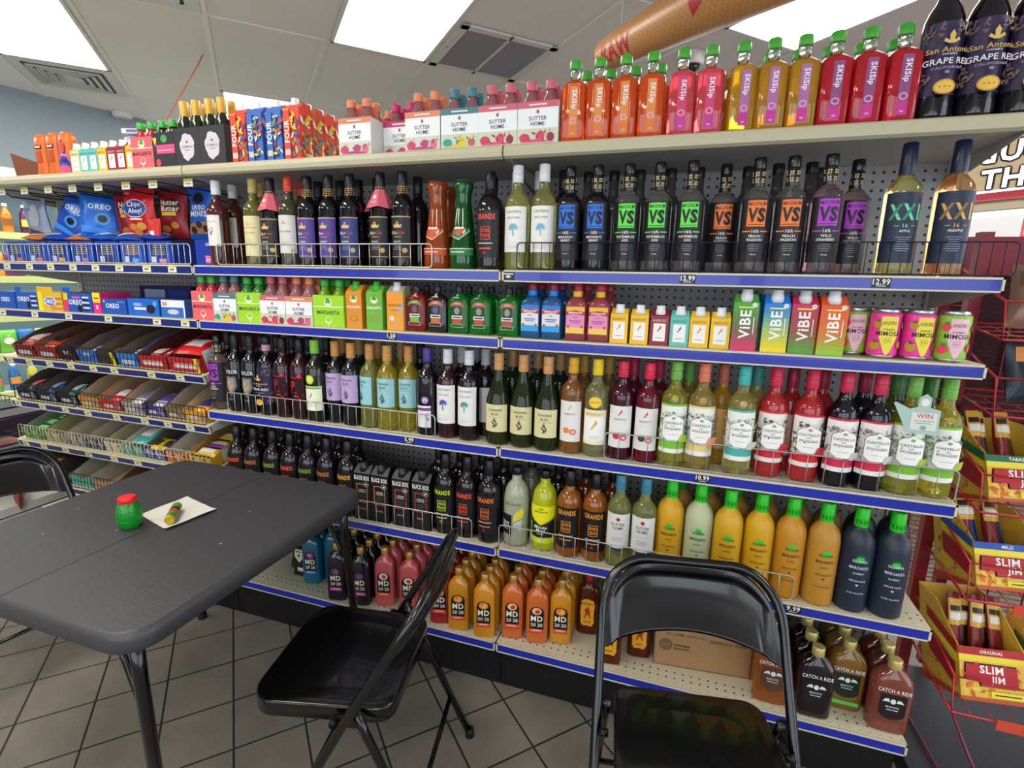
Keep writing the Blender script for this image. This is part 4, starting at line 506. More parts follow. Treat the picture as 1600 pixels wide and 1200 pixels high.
 'su_w': (lambda: winelab('#dcdcd8', [('E', 0, .165, .006, .006, '#a82a2a'), ('T', 'SUTTER', 0, .148, .0095, .042, '#4a4c50'), ('T', 'HOME', 0, .136, .0095, .034, '#4a4c50'), ('R', -.025, .118, .025, .1185, '#8a9a9a')]+smalltext(0, .105, .04, 3, '#6a7070')+[('P', [(-.042, .07), (.042, .07), (0, .058)], '#2a3a4a')], glass('#d8dc8a', .85), '#3a7f96', z0=.068, z1=.182), 'pale wine bottle with teal foil cap', WB),
 'gl_y': (lambda: gloria('#d8a418', '#23301c'), 'frosted yellow bottle with green neck', LG), 'gl_p': (lambda: gloria('#c0c8a0', '#23301c'), 'frosted pale bottle with green neck', LG), 'gl_y2': (lambda: gloria('#c88a20', '#23301c'), 'frosted gold bottle nearest the wire fence end', LG), 'gl_a': (lambda: gloria('#c08a30', '#23301c'), 'frosted amber bottle with green neck', LG), 'gl_k': (lambda: gloria('#232b3e', '#c8d0dc'), 'frosted midnight blue bottle with green neck', LG),
 'gl_yb': (lambda: plainb([(0, .038), (.19, .0405), (.21, .038), (.226, .0305), (.236, .022), (.245, .0165), (.288, .015)], mat('#8a6a28', .45), '#2a8a24', .243, .298, .0172, 'liqueur_bottle'), 'frosted yellow bottle in rear row', LG), 'gl_ab': (lambda: plainb([(0, .038), (.19, .0405), (.21, .038), (.226, .0305), (.236, .022), (.245, .0165), (.288, .015)], mat('#7a5a2a', .45), '#2a8a24', .243, .298, .0172, 'liqueur_bottle'), 'frosted amber bottle in rear row', LG), 'gl_kb': (lambda: plainb([(0, .038), (.19, .0405), (.21, .038), (.226, .0305), (.236, .022), (.245, .0165), (.288, .015)], mat('#1c2230', .45), '#2a8a24', .243, .298, .0172, 'liqueur_bottle'), 'frosted midnight bottle in rear row', LG),
 'fire': (fireball, 'brown whisky flask with yellow devil label', 'flask bottle'), 'ri_am': (lambda: ride(mat('#b8641c', .05, 0, .5, 0, .3), '#5a3a2a'), 'amber CATCH A RIDE flask', 'flask bottle'), 'ri_dk': (lambda: ride(dark('#1c0c10'), '#161216'), 'blackish CATCH A RIDE flask', 'flask bottle'), 'ri_gr': (lambda: ride(mat('#a87a2a', .05, 0, .5, 0, .3), '#12261c', '#5ac85a'), 'CATCH A RIDE flask with green stripe', 'flask bottle'), 'ri_ro': (lambda: ride(mat('#a8584a', .05, 0, .55, 0, .3), '#1c1418'), 'rose CATCH A RIDE flask', 'flask bottle'),
}
for k, c, f in (('teal', '#0f6a8a', ('#8a3a8a', '#c06aa0', '#e8c060')), ('blk', '#120d16', ('#6a3a6a', '#8a5a8a', '#4a2a5a')), ('pink', '#c8565a', ('#e8e0d0', '#d82a30', '#4a8a3a')), ('red', '#a81f24', ('#d8b04a', '#8a3a7a', '#e8c87a')), ('yel', '#d8901a', ('#e88a28', '#f0b060', '#4a8a3a')), ('or', '#d0682a', ('#e8c080', '#c8203a', '#e8a060'))):
    n = {'teal': 'teal', 'blk': 'black', 'pink': 'pink', 'red': 'red', 'yel': 'mango yellow', 'or': 'peach orange'}[k]; st = {'teal': '#3a7ad0', 'blk': '#b83a8a'}.get(k, '#e0503a')
    K['md_'+k] = ((lambda c=c, f=f, st=st: md(MDC(c), f, st)), n+' flat wine flask facing front', 'flask bottle')
    K['md_'+k+'b'] = ((lambda c=c: plainb(rr(.077, .05, .165, .04, .0115, 3.6, .232), MDC(c), None, name='wine_flask') if 0 else bottle('wine_flask', rr(.077, .05, .165, .04, .0115, 3.6, .232), MDC(c), [('cap', sleeve(.212, .238, .0135, 0), mat('#c9a350', .35, .6))])), n+' flask in the rows behind', 'flask bottle')
for k, c, n in (('am', '#8a4a1c', 'amber'), ('dk', '#160c10', 'blackish'), ('gr', '#7a5a28', 'golden'), ('ro', '#5a2a28', 'rose')):
    K['ri_'+k+'b'] = ((lambda c=c: bottle('wine_flask', rr(.098, .062, .15, .044, .0135, 4, .212), mat(c, .05, 0, .3, 0, .3), [('cap', sleeve(.192, .219, .0165, 0), mat('#cfc07a', .35, .5))])), n+' capped flask in the rows behind', 'flask bottle')
SHELF_Z = {'T': 1.837, '2': 1.487, '3': 1.284, '4': .931, '5': .579, 'B': .216}
SHELF_N = {'T': 'top shelf', '2': 'second shelf', '3': 'third shelf', '4': 'fourth shelf', '5': 'fifth shelf', 'B': 'bottom shelf'}
PLU = {WB: 'wine bottles', LG: 'liqueur bottles', 'bottle': 'drink bottles', 'carton': 'cartons', 'bottle pack': 'bottle carriers', 'can': 'cans', 'flask bottle': 'flasks', 'carafe': 'carafes'}
rj = random.Random(3)
for rk, L in ROWS.items():
    s = rk[0]
    for key, x, y in L:
        if rk == 'Bb': key += 'b'
        mk, desc, cat = K[key]; rz = rj.uniform(-.05, .05) if cat in (WB, LG) else rj.uniform(-.02, .02)
        if key.startswith('md_'): rz = .24-.12*max(0, x+.3)+rj.uniform(-.02, .02)
        if key.startswith('fire'): rz = .1
        if key.startswith('sk_'): rz = .12 if rj.random() > .3 else .3
        if key.startswith('bl_cy') and x < -.45: rz = -.5
        if key.startswith('can_p') and x > 1.05: rz = .15
        o = place(key, mk, x, y, SHELF_Z[s]+.0005, rz)
        if key in ('vs_or', 'vs_pu') and y > -.6: pass
        note(o, desc, cat, 'on the '+SHELF_N[s], PLU[cat]+' on the '+SHELF_N[s])

# ================================================================== gondola shelving
PAINT = mat('#cfc8ae', .5); LIPB = mat('#b9b296', .45); BLUE = mat('#1a2aa0', .25, 0, 0, 0, .4); NAVY = mat('#16256e', .3, 0, 0, 0, .3); UNDER = mat('#b4b2b0', .45)
def dots_mat(name, base, hole, sp, r, rows=None, rough=.5):
    """sheet metal punched with small round holes, as a pattern in object coordinates"""
    m = bpy.data.materials.new(name); m.use_nodes = True; nt, N, b = nodes(m)
    tc = N('ShaderNodeTexCoord'); sx = N('ShaderNodeSeparateXYZ'); nt.links.new(tc.outputs['Object'], sx.inputs[0])
    v = sx.outputs['Z'] if rows is None else sx.outputs['Y']
    d1 = mth(nt, 'PINGPONG', sx.outputs['X'], sp/2); d2 = mth(nt, 'PINGPONG', v, sp/2)
    a = mth(nt, 'SUBTRACT', sp/2, d1); c = mth(nt, 'SUBTRACT', sp/2, d2)
    d = mth(nt, 'SQRT', mth(nt, 'ADD', mth(nt, 'MULTIPLY', a, a), mth(nt, 'MULTIPLY', c, c)))
    f = mth(nt, 'LESS_THAN', d, r)
    if rows: f = mth(nt, 'MULTIPLY', f, mth(nt, 'MULTIPLY', mth(nt, 'GREATER_THAN', sx.outputs['Y'], rows[0]), mth(nt, 'LESS_THAN', sx.outputs['Y'], rows[1])))
    nt.links.new(mixc(nt, f, lin(base), lin(hole)), b.inputs['Base Color']); b.inputs['Roughness'].default_value = rough
    return m
PEG = dots_mat('pegboard', '#9a9798', '#101012', .0254, .0042); DECK = dots_mat('punched_deck', '#cdc6ac', '#2c2a26', .0254, .0034, (.014, .066))
BAYS = [(-2.436, -1.2192, 'left bay'), (-1.2192, 0, 'middle bay'), (0, 1.2192, 'right bay')]
FY, BY = -.69, -.31
UN = {}
for x0, x1, bn in BAYS:
    r = empty('shelving_unit', (0, 0, 0)); MB().box(x0+.001, BY, .10, x1-.001, BY+.006, 1.86, PEG).build('back_panel', r)
    mb = MB(); mb.box(x0+.002, -.63, 0, x1-.002, -.622, .178, mat('#101013', .4)); mb.box(x0+.002, -.622, 0, x1-.002, BY, .02, mat('#1a1a1c', .6)); mb.build('kick_plate', r)
    tag(r, f'grey punched back and black kick base of the {bn}', 'shelving unit', 'bays of the shelving')
    UN[x0] = r; UN[x1] = r
for x in (-2.436, -1.2192, 0, 1.2192):
    n = {-2.436: 'at the far left end', -1.2192: 'between left and middle bays', 0: 'between middle and right bays', 1.2192: 'at the right end'}[x]
    mb = MB().box(x-.013, BY-.012, 0, x+.013, BY-.0005, 1.87, mat('#a9a69c', .5)); [mb.box(x-.003, BY-.0125, z/1000, x+.003, BY-.0119, z/1000+.012, mat('#1c1c1e')) for z in range(120, 1850, 25)]
    mb.build('slotted_upright', UN[x])
def shelf(x0, x1, z, bn, sn, top=False, base=False, ang=0, strip=BLUE):
    r = empty('shelf', (0, FY, z), 0, ang); D = (BY-.013-FY)/math.cos(ang)-(.032 if ang else 0); x0 += .0025; x1 -= .0025
    m = PAINT if not base else DECK
    dk = MB().box(x0, .004, -.004, x1, D, 0, DECK if not top else PAINT, Matrix.Translation((0, 0, 0)))
    dk.build('deck', r); MB().box(x0+.004, .02, -.028, x1-.004, D-.01, -.0045, UNDER).build('underside_pan', r)
    h = .0346
    if top: lp = MB().add([(x0, .004, 0), (x1, .004, 0), (x0, -.004, -.005), (x1, -.004, -.005), (x0, -.008, -.018), (x1, -.008, -.018), (x0, -.006, -.032), (x1, -.006, -.032), (x0, .004, -.038), (x1, .004, -.038)], [(0, 2, 3, 1), (2, 4, 5, 3), (4, 6, 7, 5), (6, 8, 9, 7), (0, 8, 6, 4, 2), (1, 3, 5, 7, 9), (0, 1, 9, 8)], LIPB); lp.build('front_lip', r)
    else:
        fr = MB().box(x0, 0, -h, x1, .004, 0, LIPB); fr.box(x0, -.0025, -.005, x1, 0, 0, PAINT).box(x0, -.0025, -h, x1, 0, -h+.004, PAINT).box(x0, -.0025, -h, x0+.005, 0, 0, PAINT).box(x1-.005, -.0025, -h, x1, 0, 0, PAINT); fr.build('front_lip', r)
        MB().box(x0+.006, -.0012, -h+.0042, x1-.006, -.0002, -.0052, strip).build('price_strip', r)
    for xs in (x0+.0005, x1-.0025):
        if not base: MB().add([(xs, .01, -.004), (xs+.002, .01, -.004), (xs, D, -.004), (xs+.002, D, -.004), (xs, .01, -.030), (xs+.002, .01, -.030), (xs, D, -.09), (xs+.002, D, -.09)], [(0, 1, 5, 4), (0, 4, 6, 2), (1, 3, 7, 5), (2, 6, 7, 3), (4, 5, 7, 6), (0, 2, 3, 1)], UNDER).build('side_bracket', r)
    tag(r, f'{"beige" if not base else "low beige"} metal {sn} of the {bn}', 'shelf', 'gondola shelves'); return r
for (x0, x1, bn) in BAYS:
    for s, z in SHELF_Z.items():
        if s in '45B' and bn == 'left bay': continue
        shelf(x0, x1, z, bn, SHELF_N[s], top=s == 'T', base=s == 'B', strip=NAVY if bn == 'left bay' else BLUE)
ANG = math.radians(14.5)
SL = {'a': (1.066, 'upper slanted shelf'), 'b': (.862, 'middle slanted shelf'), 'c': (.668, 'lower slanted shelf'), 'd': (.470, 'lowest slanted shelf')}
for k, (z, n) in SL.items(): shelf(BAYS[0][0], BAYS[0][1], z, 'left bay', n, ang=ANG, strip=NAVY)
# ---- wire fences along shelf fronts
def fence(x0, x1, z, h, sp, col, label, y=-.683, r=.0016, rough=.3, metal=.6, ang=0, diag=0):
    o = empty('wire_fence', (0, y, z), 0, ang); m = mat(col, rough, metal); c = .012
    def arc(cx, cz, a0, a1): return [(cx+c*math.cos(math.radians(a0+(a1-a0)*i/5)), 0, cz+c*math.sin(math.radians(a0+(a1-a0)*i/5))) for i in range(6)]
    MB().tube(arc(x0+c, c+.003, 270, 180)+arc(x0+c, h-c, 180, 90)+arc(x1-c, h-c, 90, 0)+arc(x1-c, c+.003, 0, -90), r*1.25, m, 6, True).build('fence_rim', o)
    mb = MB(); n = max(1, int((x1-x0)/sp)); st = (x1-x0)/n
    for i in range(1, n): mb.tube([(x0+i*st, .001, .003), (x0+i*st, .001, h)], r*.8, m, 5)
    if diag: mb.tube([(x0, .001, h*.5), (x1, .001, h*.5)], r*.8, m, 5)
    mb.build('fence_bars', o); tag(o, label, 'wire fence', 'wire fences on the shelf fronts')
fence(-2.43, -1.235, 1.488, .076, .029, '#cfccc2', 'white wire fence in front of blue snack boxes')
fence(-1.105, -.235, 1.488, .075, .0365, '#cfccc2', 'white wire fence before crowned-label wines, second shelf')
fence(.045, 1.235, 1.488, .078, .0245, '#1c2440', 'black wire fence before navy-labelled bottles, second shelf', r=.0013)
fence(-1.12, -.23, .932, .078, .033, '#b8b8b8', 'silver wire fence, middle bay, fourth shelf')
fence(.335, 1.21, .932, .085, .040, '#a8a8ac', 'silver wire fence before castle-crest bottles, fourth shelf')
fence(-.545, -.095, .580, .078, .036, '#b8b8b8', 'silver wire fence before black cartons, fifth shelf')
fence(.003, .885, .580, .078, .036, '#b8b8b8', 'silver wire fence, right bay, fifth shelf')
for k, x0, x1, c, l in (('a', -2.33, -1.985, '#111114', 'black wire fence before red candy bags'), ('a', -1.965, -1.235, '#111114', 'black wire fence before blue and red boxes'), ('b', -2.40, -1.985, '#111114', 'black wire fence before dark candy trays'), ('b', -1.975, -1.56, '#111114', 'black wire fence before red and white candy'), ('b', -1.55, -1.235, '#111114', 'black wire fence before the orange box'), ('c', -2.42, -1.235, '#c4bfa8', 'cream wire fence on lower slanted shelf'), ('d', -2.36, -1.5, '#15181a', 'black wire fence on lowest slanted shelf')):
    fence(x0, x1, SL[k][0]+.001, .072, .0215, c, l, y=-.686, r=.0015, diag=1)
# ---- price tags
def price_tag(x, z, n, where, blk=None, y=-.6917, w=.042, ang=0):
    mb = MB().box(-w/2, 0, -.011, w/2, .0008, .0135, mat('#e4e2da' if not blk else '#15151a', .4))
    if blk: decal(mb, [('T', blk, 0, .003, .014, .036, '#e8e8ea'), ('R', -.01, -.008, .01, -.006, '#c8c8ca')], flat(-.0))
    else: decal(mb, [('R', -w/2, .006, w/2, .0135, '#d6d23a'), ('R', -.012, -.003, .010, .003, '#6a6a70'), ('R', -.012, -.008, .004, -.006, '#a8a8ac')], flat(0))
    o = mb.build('price_tag', None, (x, y, z)); o.rotation_euler[0] = ang; tag(o, f'{"black" if blk else "yellow-topped"} price tag {where}'+(f', {n} from left' if n else ''), 'price tag', 'price tags on the shelf edges')
for xs, z, wh, dy in (([-2.288, -2.14, -2.006, -1.87, -1.738, -1.604, -1.455, -1.323], 1.470, 'on the left bay second shelf', 0), ([-2.373, -2.157, -1.941, -1.704, -1.434, -1.287], 1.267, 'on the left bay third shelf', 0), ([-2.389, -2.255, -2.118, -1.982, -1.842, -1.716, -1.504, -1.348], 1.049, 'on the upper slanted shelf', .005), ([-2.386, -2.216, -2.062, -1.918, -1.74, -1.575, -1.445, -1.324], .845, 'on the middle slanted shelf', .005), ([-2.38, -2.253, -2.105, -1.953, -1.792, -1.649], .651, 'on the lower slanted shelf', .005), ([-2.30, -2.13, -1.98], .453, 'on the lowest slanted shelf', .005)):
    for i, x in enumerate(xs): price_tag(x, z, ORD[i+1], wh, y=-.6917+(.0035 if dy else 0), ang=ANG if dy else 0)
for x, z, t, wh in ((-.383, 1.2665, '1.50', 'reading 1.50 below the flasks'), (-.324, .9135, '5.99', 'reading 5.99 below purple-foil bottle'), (.022, 1.4695, None, ''), (.531, 1.4695, '12.99', 'reading 12.99 below orange-labelled bottles'), (.976, 1.4695, '12.99', 'reading 12.99 below navy-labelled bottles'), (.618, .9135, '10.99', 'reading 10.99 below salmon-foil bottle'), (.891, .5615, '9.99', 'reading 9.99 below the amber bottle')):
    if t: price_tag(x, z, None, wh, t, w=.04)
    else:
        mb = MB().box(-.02, 0, -.012, .02, .0008, .012, mat('#15151a', .4)); decal(mb, [('R', -.016, .004, .016, .008, '#c8c8cc'), ('P', [(-.01, -.002), (0, .004), (.01, -.002), (0, -.007)], '#c8c8cc')], flat(0)); tag(mb.build('price_tag', None, (x, -.6917, z)), 'small black and white sticker at right bay corner', 'price tag', 'price tags on the shelf edges')

# ================================================================== left bay: snacks and candy
def peg_hook(x, z, i):
    r = empty('peg_hook', (x, BY, z)); mb = MB(); m = mat('#17171a', .35, .5)
    mb.tube([(0, 0, 0), (0, -.33, 0), (0, -.345, .012)], .0026, m, 6); mb.tube([(0, 0, .028), (0, -.36, .028)], .002, m, 6); mb.build('hook_arm', r)
    tm = MB().box(-.022, -.362, .002, .022, -.361, .030, mat('#cfcfc8', .5)); decal(tm, [('R', -.022, .020, .022, .030, '#b9bc40'), ('R', -.012, .010, .012, .014, '#77777c')], flat(-.362)); tm.build('tag_holder', r)
    tag(r, f'black peg hook with price tag under the top shelf, {ORD[i+1]} from left', 'peg hook', 'peg hooks under the top shelf')
for i, x in enumerate((-2.277, -2.131, -1.983, -1.838, -1.691, -1.54, -1.399, -1.224)): peg_hook(x, 1.765, i)
def bag(name, w, h, t, col, els, crimp='#000000', seed=1, rough=.3):
    """pillow bag standing on its lower seam, centred, front to -y"""
    r = random.Random(seed); ph = [r.uniform(0, 6) for _ in range(4)]
    def th(x, z):
        u = min(1, abs(2*x/w)); v = min(1, abs(2*(z-h/2)/h)); return t/2*max(0, (1-u**2.6))**.6*max(0, (1-v**2.2))**.7*(1+.10*math.sin(x*90+ph[0])*math.sin(z*70+ph[1]))+.0012
    wv = lambda x, z: .006*math.sin(z*30+ph[2])*(abs(2*x/w))
    n, k = 12, 14; mb = MB()
    for sg in (-1, 1):
        vs = [(w*(i/n-.5)*(1-.05*math.sin(PI*j/k)), sg*th(w*(i/n-.5), h*j/k)+wv(w*(i/n-.5), h*j/k), h*j/k) for j in range(k+1) for i in range(n+1)]
        fs = [(j*(n+1)+i, j*(n+1)+i+1, (j+1)*(n+1)+i+1, (j+1)*(n+1)+i) for j in range(k) for i in range(n)]
        mb.add(vs, fs if sg < 0 else [f[::-1] for f in fs], mat(col, rough, .15), True)
    decal(mb, els, lambda x, z, kk: (x*(1-.05*math.sin(PI*z/h)), -th(x, z)+wv(x, z)-kk*4-.0012, z), .012, rough, .012)
    return mb.build(name)
def hang(o, x, y, z, rz, lab, cat='snack bag', g='hanging cookie bags', ry=0):
    o.location = (x, y, z); o.rotation_euler = (0, ry, rz); tag(o, lab, cat, g); return o
OREO = lambda z, w, s: [('T', 'OREO', 0, z, s, w, '#e9ecf2')]
def oreobag(seed, c='#1f52b4'):
    return bag('snack_bag', .15, .19, .045, c, [('E', 0, .14, .045, .022, '#2a7ad8'), ('T', 'OREO', 0, .14, .022, .09, '#eef0f4'), ('E', .01, .09, .03, .026, '#3f9ae8'), ('E', .01, .09, .018, .016, '#17151c'), ('P', [(-.07, .03), (.07, .03), (.07, .045), (-.07, .06)], '#3a8ae0')], seed=seed)
hang(bag('snack_bag', .13, .185, .04, '#8f9cb4', [('P', [(-.06, .0), (.06, .0), (.06, .03), (-.05, .06)], '#5a3a4a'), ('E', .01, .11, .03, .05, '#aab0b8'), ('R', -.05, .13, -.01, .14, '#6a7a9a')], seed=2), -2.32, -.53, 1.59, .1, 'silver grey snack bag hanging at far left')
hang(bag('snack_bag', .13, .17, .04, '#8a9488', [('E', 0, .08, .04, .05, '#7a8a8a')], seed=3), -2.20, -.47, 1.60, .2, 'grey green snack bag behind the silver one')
hang(oreobag(4), -2.09, -.56, 1.592, .25, 'blue OREO bag swung forward and tilted', ry=.5)
hang(oreobag(5, '#1a3f96'), -1.985, -.44, 1.585, .25, 'navy OREO bag below the tilted one', ry=.35)
hang(oreobag(6, '#2468c8'), -1.90, -.54, 1.588, .75, 'blue OREO bag hanging nearly edge on', ry=.06)
hang(oreobag(7, '#183a86'), -1.835, -.42, 1.585, .5, 'navy blue bag beside the dark red bag')
NB = lambda s, w=.14: bag('snack_bag', w, .19, .045, '#8f1822', [('E', 0, .128, .05, .03, '#5a1016'), ('T', 'Nutter', 0, .140, .022, .085, '#f0e8d8'), ('T', 'Butter', .004, .116, .022, .085, '#f0e8d8'), ('R', -.035, .088, .035, .102, '#e0b82a'), ('E', .025, .05, .02, .014, '#b8742a'), ('E', -.02, .035, .02, .014, '#b8742a')], seed=s)
hang(NB(8), -1.755, -.50, 1.595, .35, 'dark red cookie bag, half hidden, left of bright red')
hang(bag('snack_bag', .155, .20, .05, '#cf1f26', [('T', 'MINI', -.045, .178, .008, .03, '#f0c0b8'), ('E', -.002, .118, .058, .036, '#f0e8e0'), ('E', -.002, .118, .055, .033, '#1f4a9a'), ('T', 'Chips', -.004, .132, .026, .085, '#f2eee8'), ('T', 'Ahoy!', .002, .106, .026, .085, '#f2eee8'), ('R', -.03, .072, .03, .079, '#f0d8c8'), ('E', -.02, .045, .020, .014, '#c8843a'), ('E', .022, .048, .022, .015, '#d0904a'), ('E', .0, .026, .022, .014, '#c07a34')], seed=9), -1.645, -.545, 1.595, .12, 'bright red cookie bag reading Chips Ahoy')
hang(NB(10), -1.52, -.50, 1.60, .15, 'dark red cookie bag right of the bright red')
hang(bag('snack_bag', .06, .10, .02, '#d02a24', [('R', -.01, .02, .01, .05, '#f0e0d8')], seed=11), -1.545, -.575, 1.572, .2, 'small red packet poking up above the fence')
hang(bag('snack_bag', .135, .20, .045, '#1f5fc4', [('E', 0, .158, .026, .022, '#17151c'), ('T', 'OREO', 0, .122, .018, .09, '#eef0f4'), ('T', 'MINIS', 0, .098, .024, .105, '#eef0f4'), ('P', [(-.06, .02), (.06, .02), (.05, .07), (-.05, .06)], '#a87040'), ('E', 0, .055, .014, .014, '#2a2024'), ('E', .03, .04, .014, .014, '#2a2024'), ('E', -.03, .035, .014, .014, '#2a2024')], seed=12), -1.36, -.50, 1.595, .05, 'blue mini cookie bag at right end of pegs')
def snackbox(w, d, h, col, els, name='snack_box', side_els=None):
    mb = MB().box(-w/2, -d/2, 0, w/2, d/2, h, mat(col, .4)); decal(mb, els, flat(-d/2))
    return mb.build(name)
pk = random.Random(5)
for i, (x, acc, n) in enumerate(((-2.25, '#c85a5a', 'red'), (-2.115, '#e0843a', 'orange'), (-1.975, '#e8a83a', 'amber'), (-1.835, '#d0708a', 'pink'), (-1.69, '#3a3a40', 'black'), (-1.55, '#5ab0e0', 'sky blue'), (-1.405, '#e08ab0', 'rose'))):
    els = [('R', -.045, .008, -.02, .03, '#c8ccd8'), ('R', -.005, .008, .03, .022, acc), ('R', -.04, .035, .035, .08, '#20222c' if i != 5 else '#6a4a30')]+[('R', -.038+.001*k, .037+.008*k, .03, .041+.008*k, '#8a8fa8') for k in range(5)]+[('R', .045, 0, .05, .085, '#3f7ae0'), ('R', -.06, 0, -.055, .085, '#3f7ae0')]
    o = snackbox(.128, .12, .088, '#2148b4' if i % 2 else '#1a3c9c', els); o.location = (x, -.61, 1.4875); tag(o, f'blue multipack snack box with {acc and n} patch behind fence', 'snack box', 'blue multipack boxes on the second shelf')
    if i < 6:
        b = bag('snack_bag', .12, .13, .035, ['#c87a3a', '#1f4aa8', '#c8703a', '#2456b8', '#2a50a8', '#2040a0'][i], [('P', [(-.05, .02), (.05, .05), (.05, .07), (-.05, .04)], '#d8dce8'), ('E', .02, .09, .02, .018, '#b8743a')], seed=20+i)
        b.location = (x+.02, -.60, 1.588); b.rotation_euler = (-1.35, 0, .5); tag(b, ['orange', 'blue', 'rust', 'bright blue', 'medium blue', 'deep blue'][i]+f' snack pack lying on the box with {n} patch', 'snack bag', 'snack packs lying on the boxes')
o = snackbox(.10, .12, .092, '#16349a', [('T', 'OREO', .018, .075, .010, .035, '#e0e4f0'), ('R', -.005, .008, .045, .035, '#d86a9a'), ('R', 0, .018, .04, .022, '#f0c8dc')]); o.location = (-1.172, -.61, 1.4875); tag(o, 'blue box with pink corner between the two white fences', 'snack box')
def oreobox(w, h, c, c2, els, lab, x, y=-.60, tab=None, d=.13):
    mb = MB().box(-w/2, -d/2, 0, w/2, d/2, h, mat(c, .4)); 
    if tab: mb.box(-w/2, -d/2, h, -w/2+tab[1], -d/2+.001, h+.022, mat(tab[0], .4))
    decal(mb, els, flat(-d/2)); o = mb.build('snack_box'); o.location = (x, y, 1.2845); tag(o, lab, 'snack box', 'cookie boxes on the third shelf')
def strp(x0, x1, h, a, b, n=6): return [('R', x0, .006+i*(h-.01)/n, x1, .006+(i+.55)*(h-.01)/n, a if i % 2 else b) for i in range(n)]
oreobox(.13, .075, '#1d4fae', '', OREO(.04, .06, .02), 'blue cookie box cut by the left photo edge', -2.39)
oreobox(.14, .075, '#1e56b0', '', strp(.03, .068, .07, '#e8e8ee', '#16141c')+[('T', 'OREO', -.018, .045, .021, .085, '#eef0f6'), ('E', .012, .02, .012, .018, '#17151c')], 'blue OREO box beside the yellow one', -2.245, tab=('#1e56b0', .04))
oreobox(.155, .08, '#e0b020', '', strp(.035, .075, .075, '#d8b080', '#a86a3a')+[('R', -.077, .0, -.045, .08, '#e8d820'), ('E', .0, .04, .042, .020, '#f0f0f0'), ('E', .0, .04, .038, .017, '#2a5ab0'), ('T', 'OREO', .0, .04, .02, .07, '#eef0f6'), ('E', .015, .014, .018, .012, '#c88a4a')], 'yellow OREO box with king size tab', -2.09, tab=('#e0b020', .10))
oreobox(.17, .08, '#1e52b4', '', strp(.03, .07, .075, '#eceaf0', '#17151c')+[('R', -.085, 0, -.058, .05, '#e02a80'), ('R', -.085, .05, -.058, .08, '#d8c828'), ('R', -.03, .058, .02, .066, '#d85a9a'), ('T', 'OREO', -.012, .042, .022, .085, '#eef0f6'), ('E', .012, .016, .016, .014, '#17151c')], 'blue OREO box with pink side panel', -1.915, tab=('#1e52b4', .045))
oreobox(.045, .085, '#e8267e', '', [('R', -.0225, .045, .0225, .085, '#e8d820'), ('R', -.014, .06, .014, .065, '#3a3a20'), ('E', 0, .025, .006, .009, '#f0e0e8')], 'pink and yellow end tab of cookie box', -1.80)
oreobox(.14, .062, '#1c50a8', '', [('T', 'OREO', -.01, .034, .02, .08, '#e4e8f2'), ('R', .02, .048, .06, .052, '#6a9ae0'), ('R', -.06, .046, -.05, .058, '#d88a7a')], 'blue OREO box lower than its left neighbour', -1.70)
oreobox(.17, .068, '#1d62c8', '', [('T', 'OREO', -.03, .045, .012, .05, '#dfe6f4'), ('R', -.05, .024, .02, .034, '#d8e0ee'), ('E', .04, .028, .024, .018, '#17151c'), ('E', .065, .05, .010, .010, '#5ab0f0')], 'bright blue box with dark cookie picture', -1.535)
oreobox(.125, .068, '#2f68b8', '', [('R', -.06, .04, .06, .068, '#e2e4e6'), ('R', -.055, .045, -.03, .06, '#e08a8a'), ('E', .0, .022, .03, .010, '#b8c8d8'), ('R', .055, 0, .062, .068, '#e2e4e6')], 'white topped blue box beside pink carrier', -1.375)
o = snackbox(.30, .10, .05, '#131c4a', [('R', -.12, .012, .0, .04, '#8a94b0'), ('R', .02, .01, .13, .04, '#1a2f7a')]); o.location = (-1.62, -.45, 1.2845+.04); o.scale = (1, 1, 1.5); tag(o, 'long navy box behind the blue cookie boxes', 'snack box')
# ---- trays on the slanted shelves
def slant(k, x, off=0.02, up=.001):
    z = SL[k][0]; return (x, FY+off*math.cos(ANG)-up*math.sin(ANG), z+off*math.sin(ANG)+up*math.cos(ANG))
def tray(k, x, w, out, inn, lab, hf=.055, hb=.082, d=.32, els=(), side=()):
    t = .002; mb = MB(); mo, mi = mat(out, .55), mat(inn, .6); a = w/2-.001
    mb.box(-a, 0, 0, a, d, t, mi); mb.box(-a, 0, 0, a, t, hf, mo); mb.box(-a, d-t, 0, a, d, hb, mi)
    for sx in (-1, 1):
        x0 = sx*a; x1 = sx*(a-t)
        for xx, mm in ((x0, mo), (x1, mi)): mb.add([(xx, 0, 0), (xx, d, 0), (xx, d, hb), (xx, d*.35, hb), (xx, 0, hf)], [(0, 1, 2, 3, 4)], mm)
        mb.add([(x0, 0, hf), (x0, d*.35, hb), (x0, d, hb), (x1, 0, hf), (x1, d*.35, hb), (x1, d, hb)], [(0, 1, 4, 3), (1, 2, 5, 4)], mo)
    decal(mb, els, flat(0)); 
    if side: decal(mb, side, lambda x_, z_, kk: (a+kk, x_, z_))
    o = mb.build('candy_tray'); o.location = slant(k, x); o.rotation_euler = (ANG, 0, 0); tag(o, lab, 'candy tray', 'open candy trays on '+SL[k][1]); return o
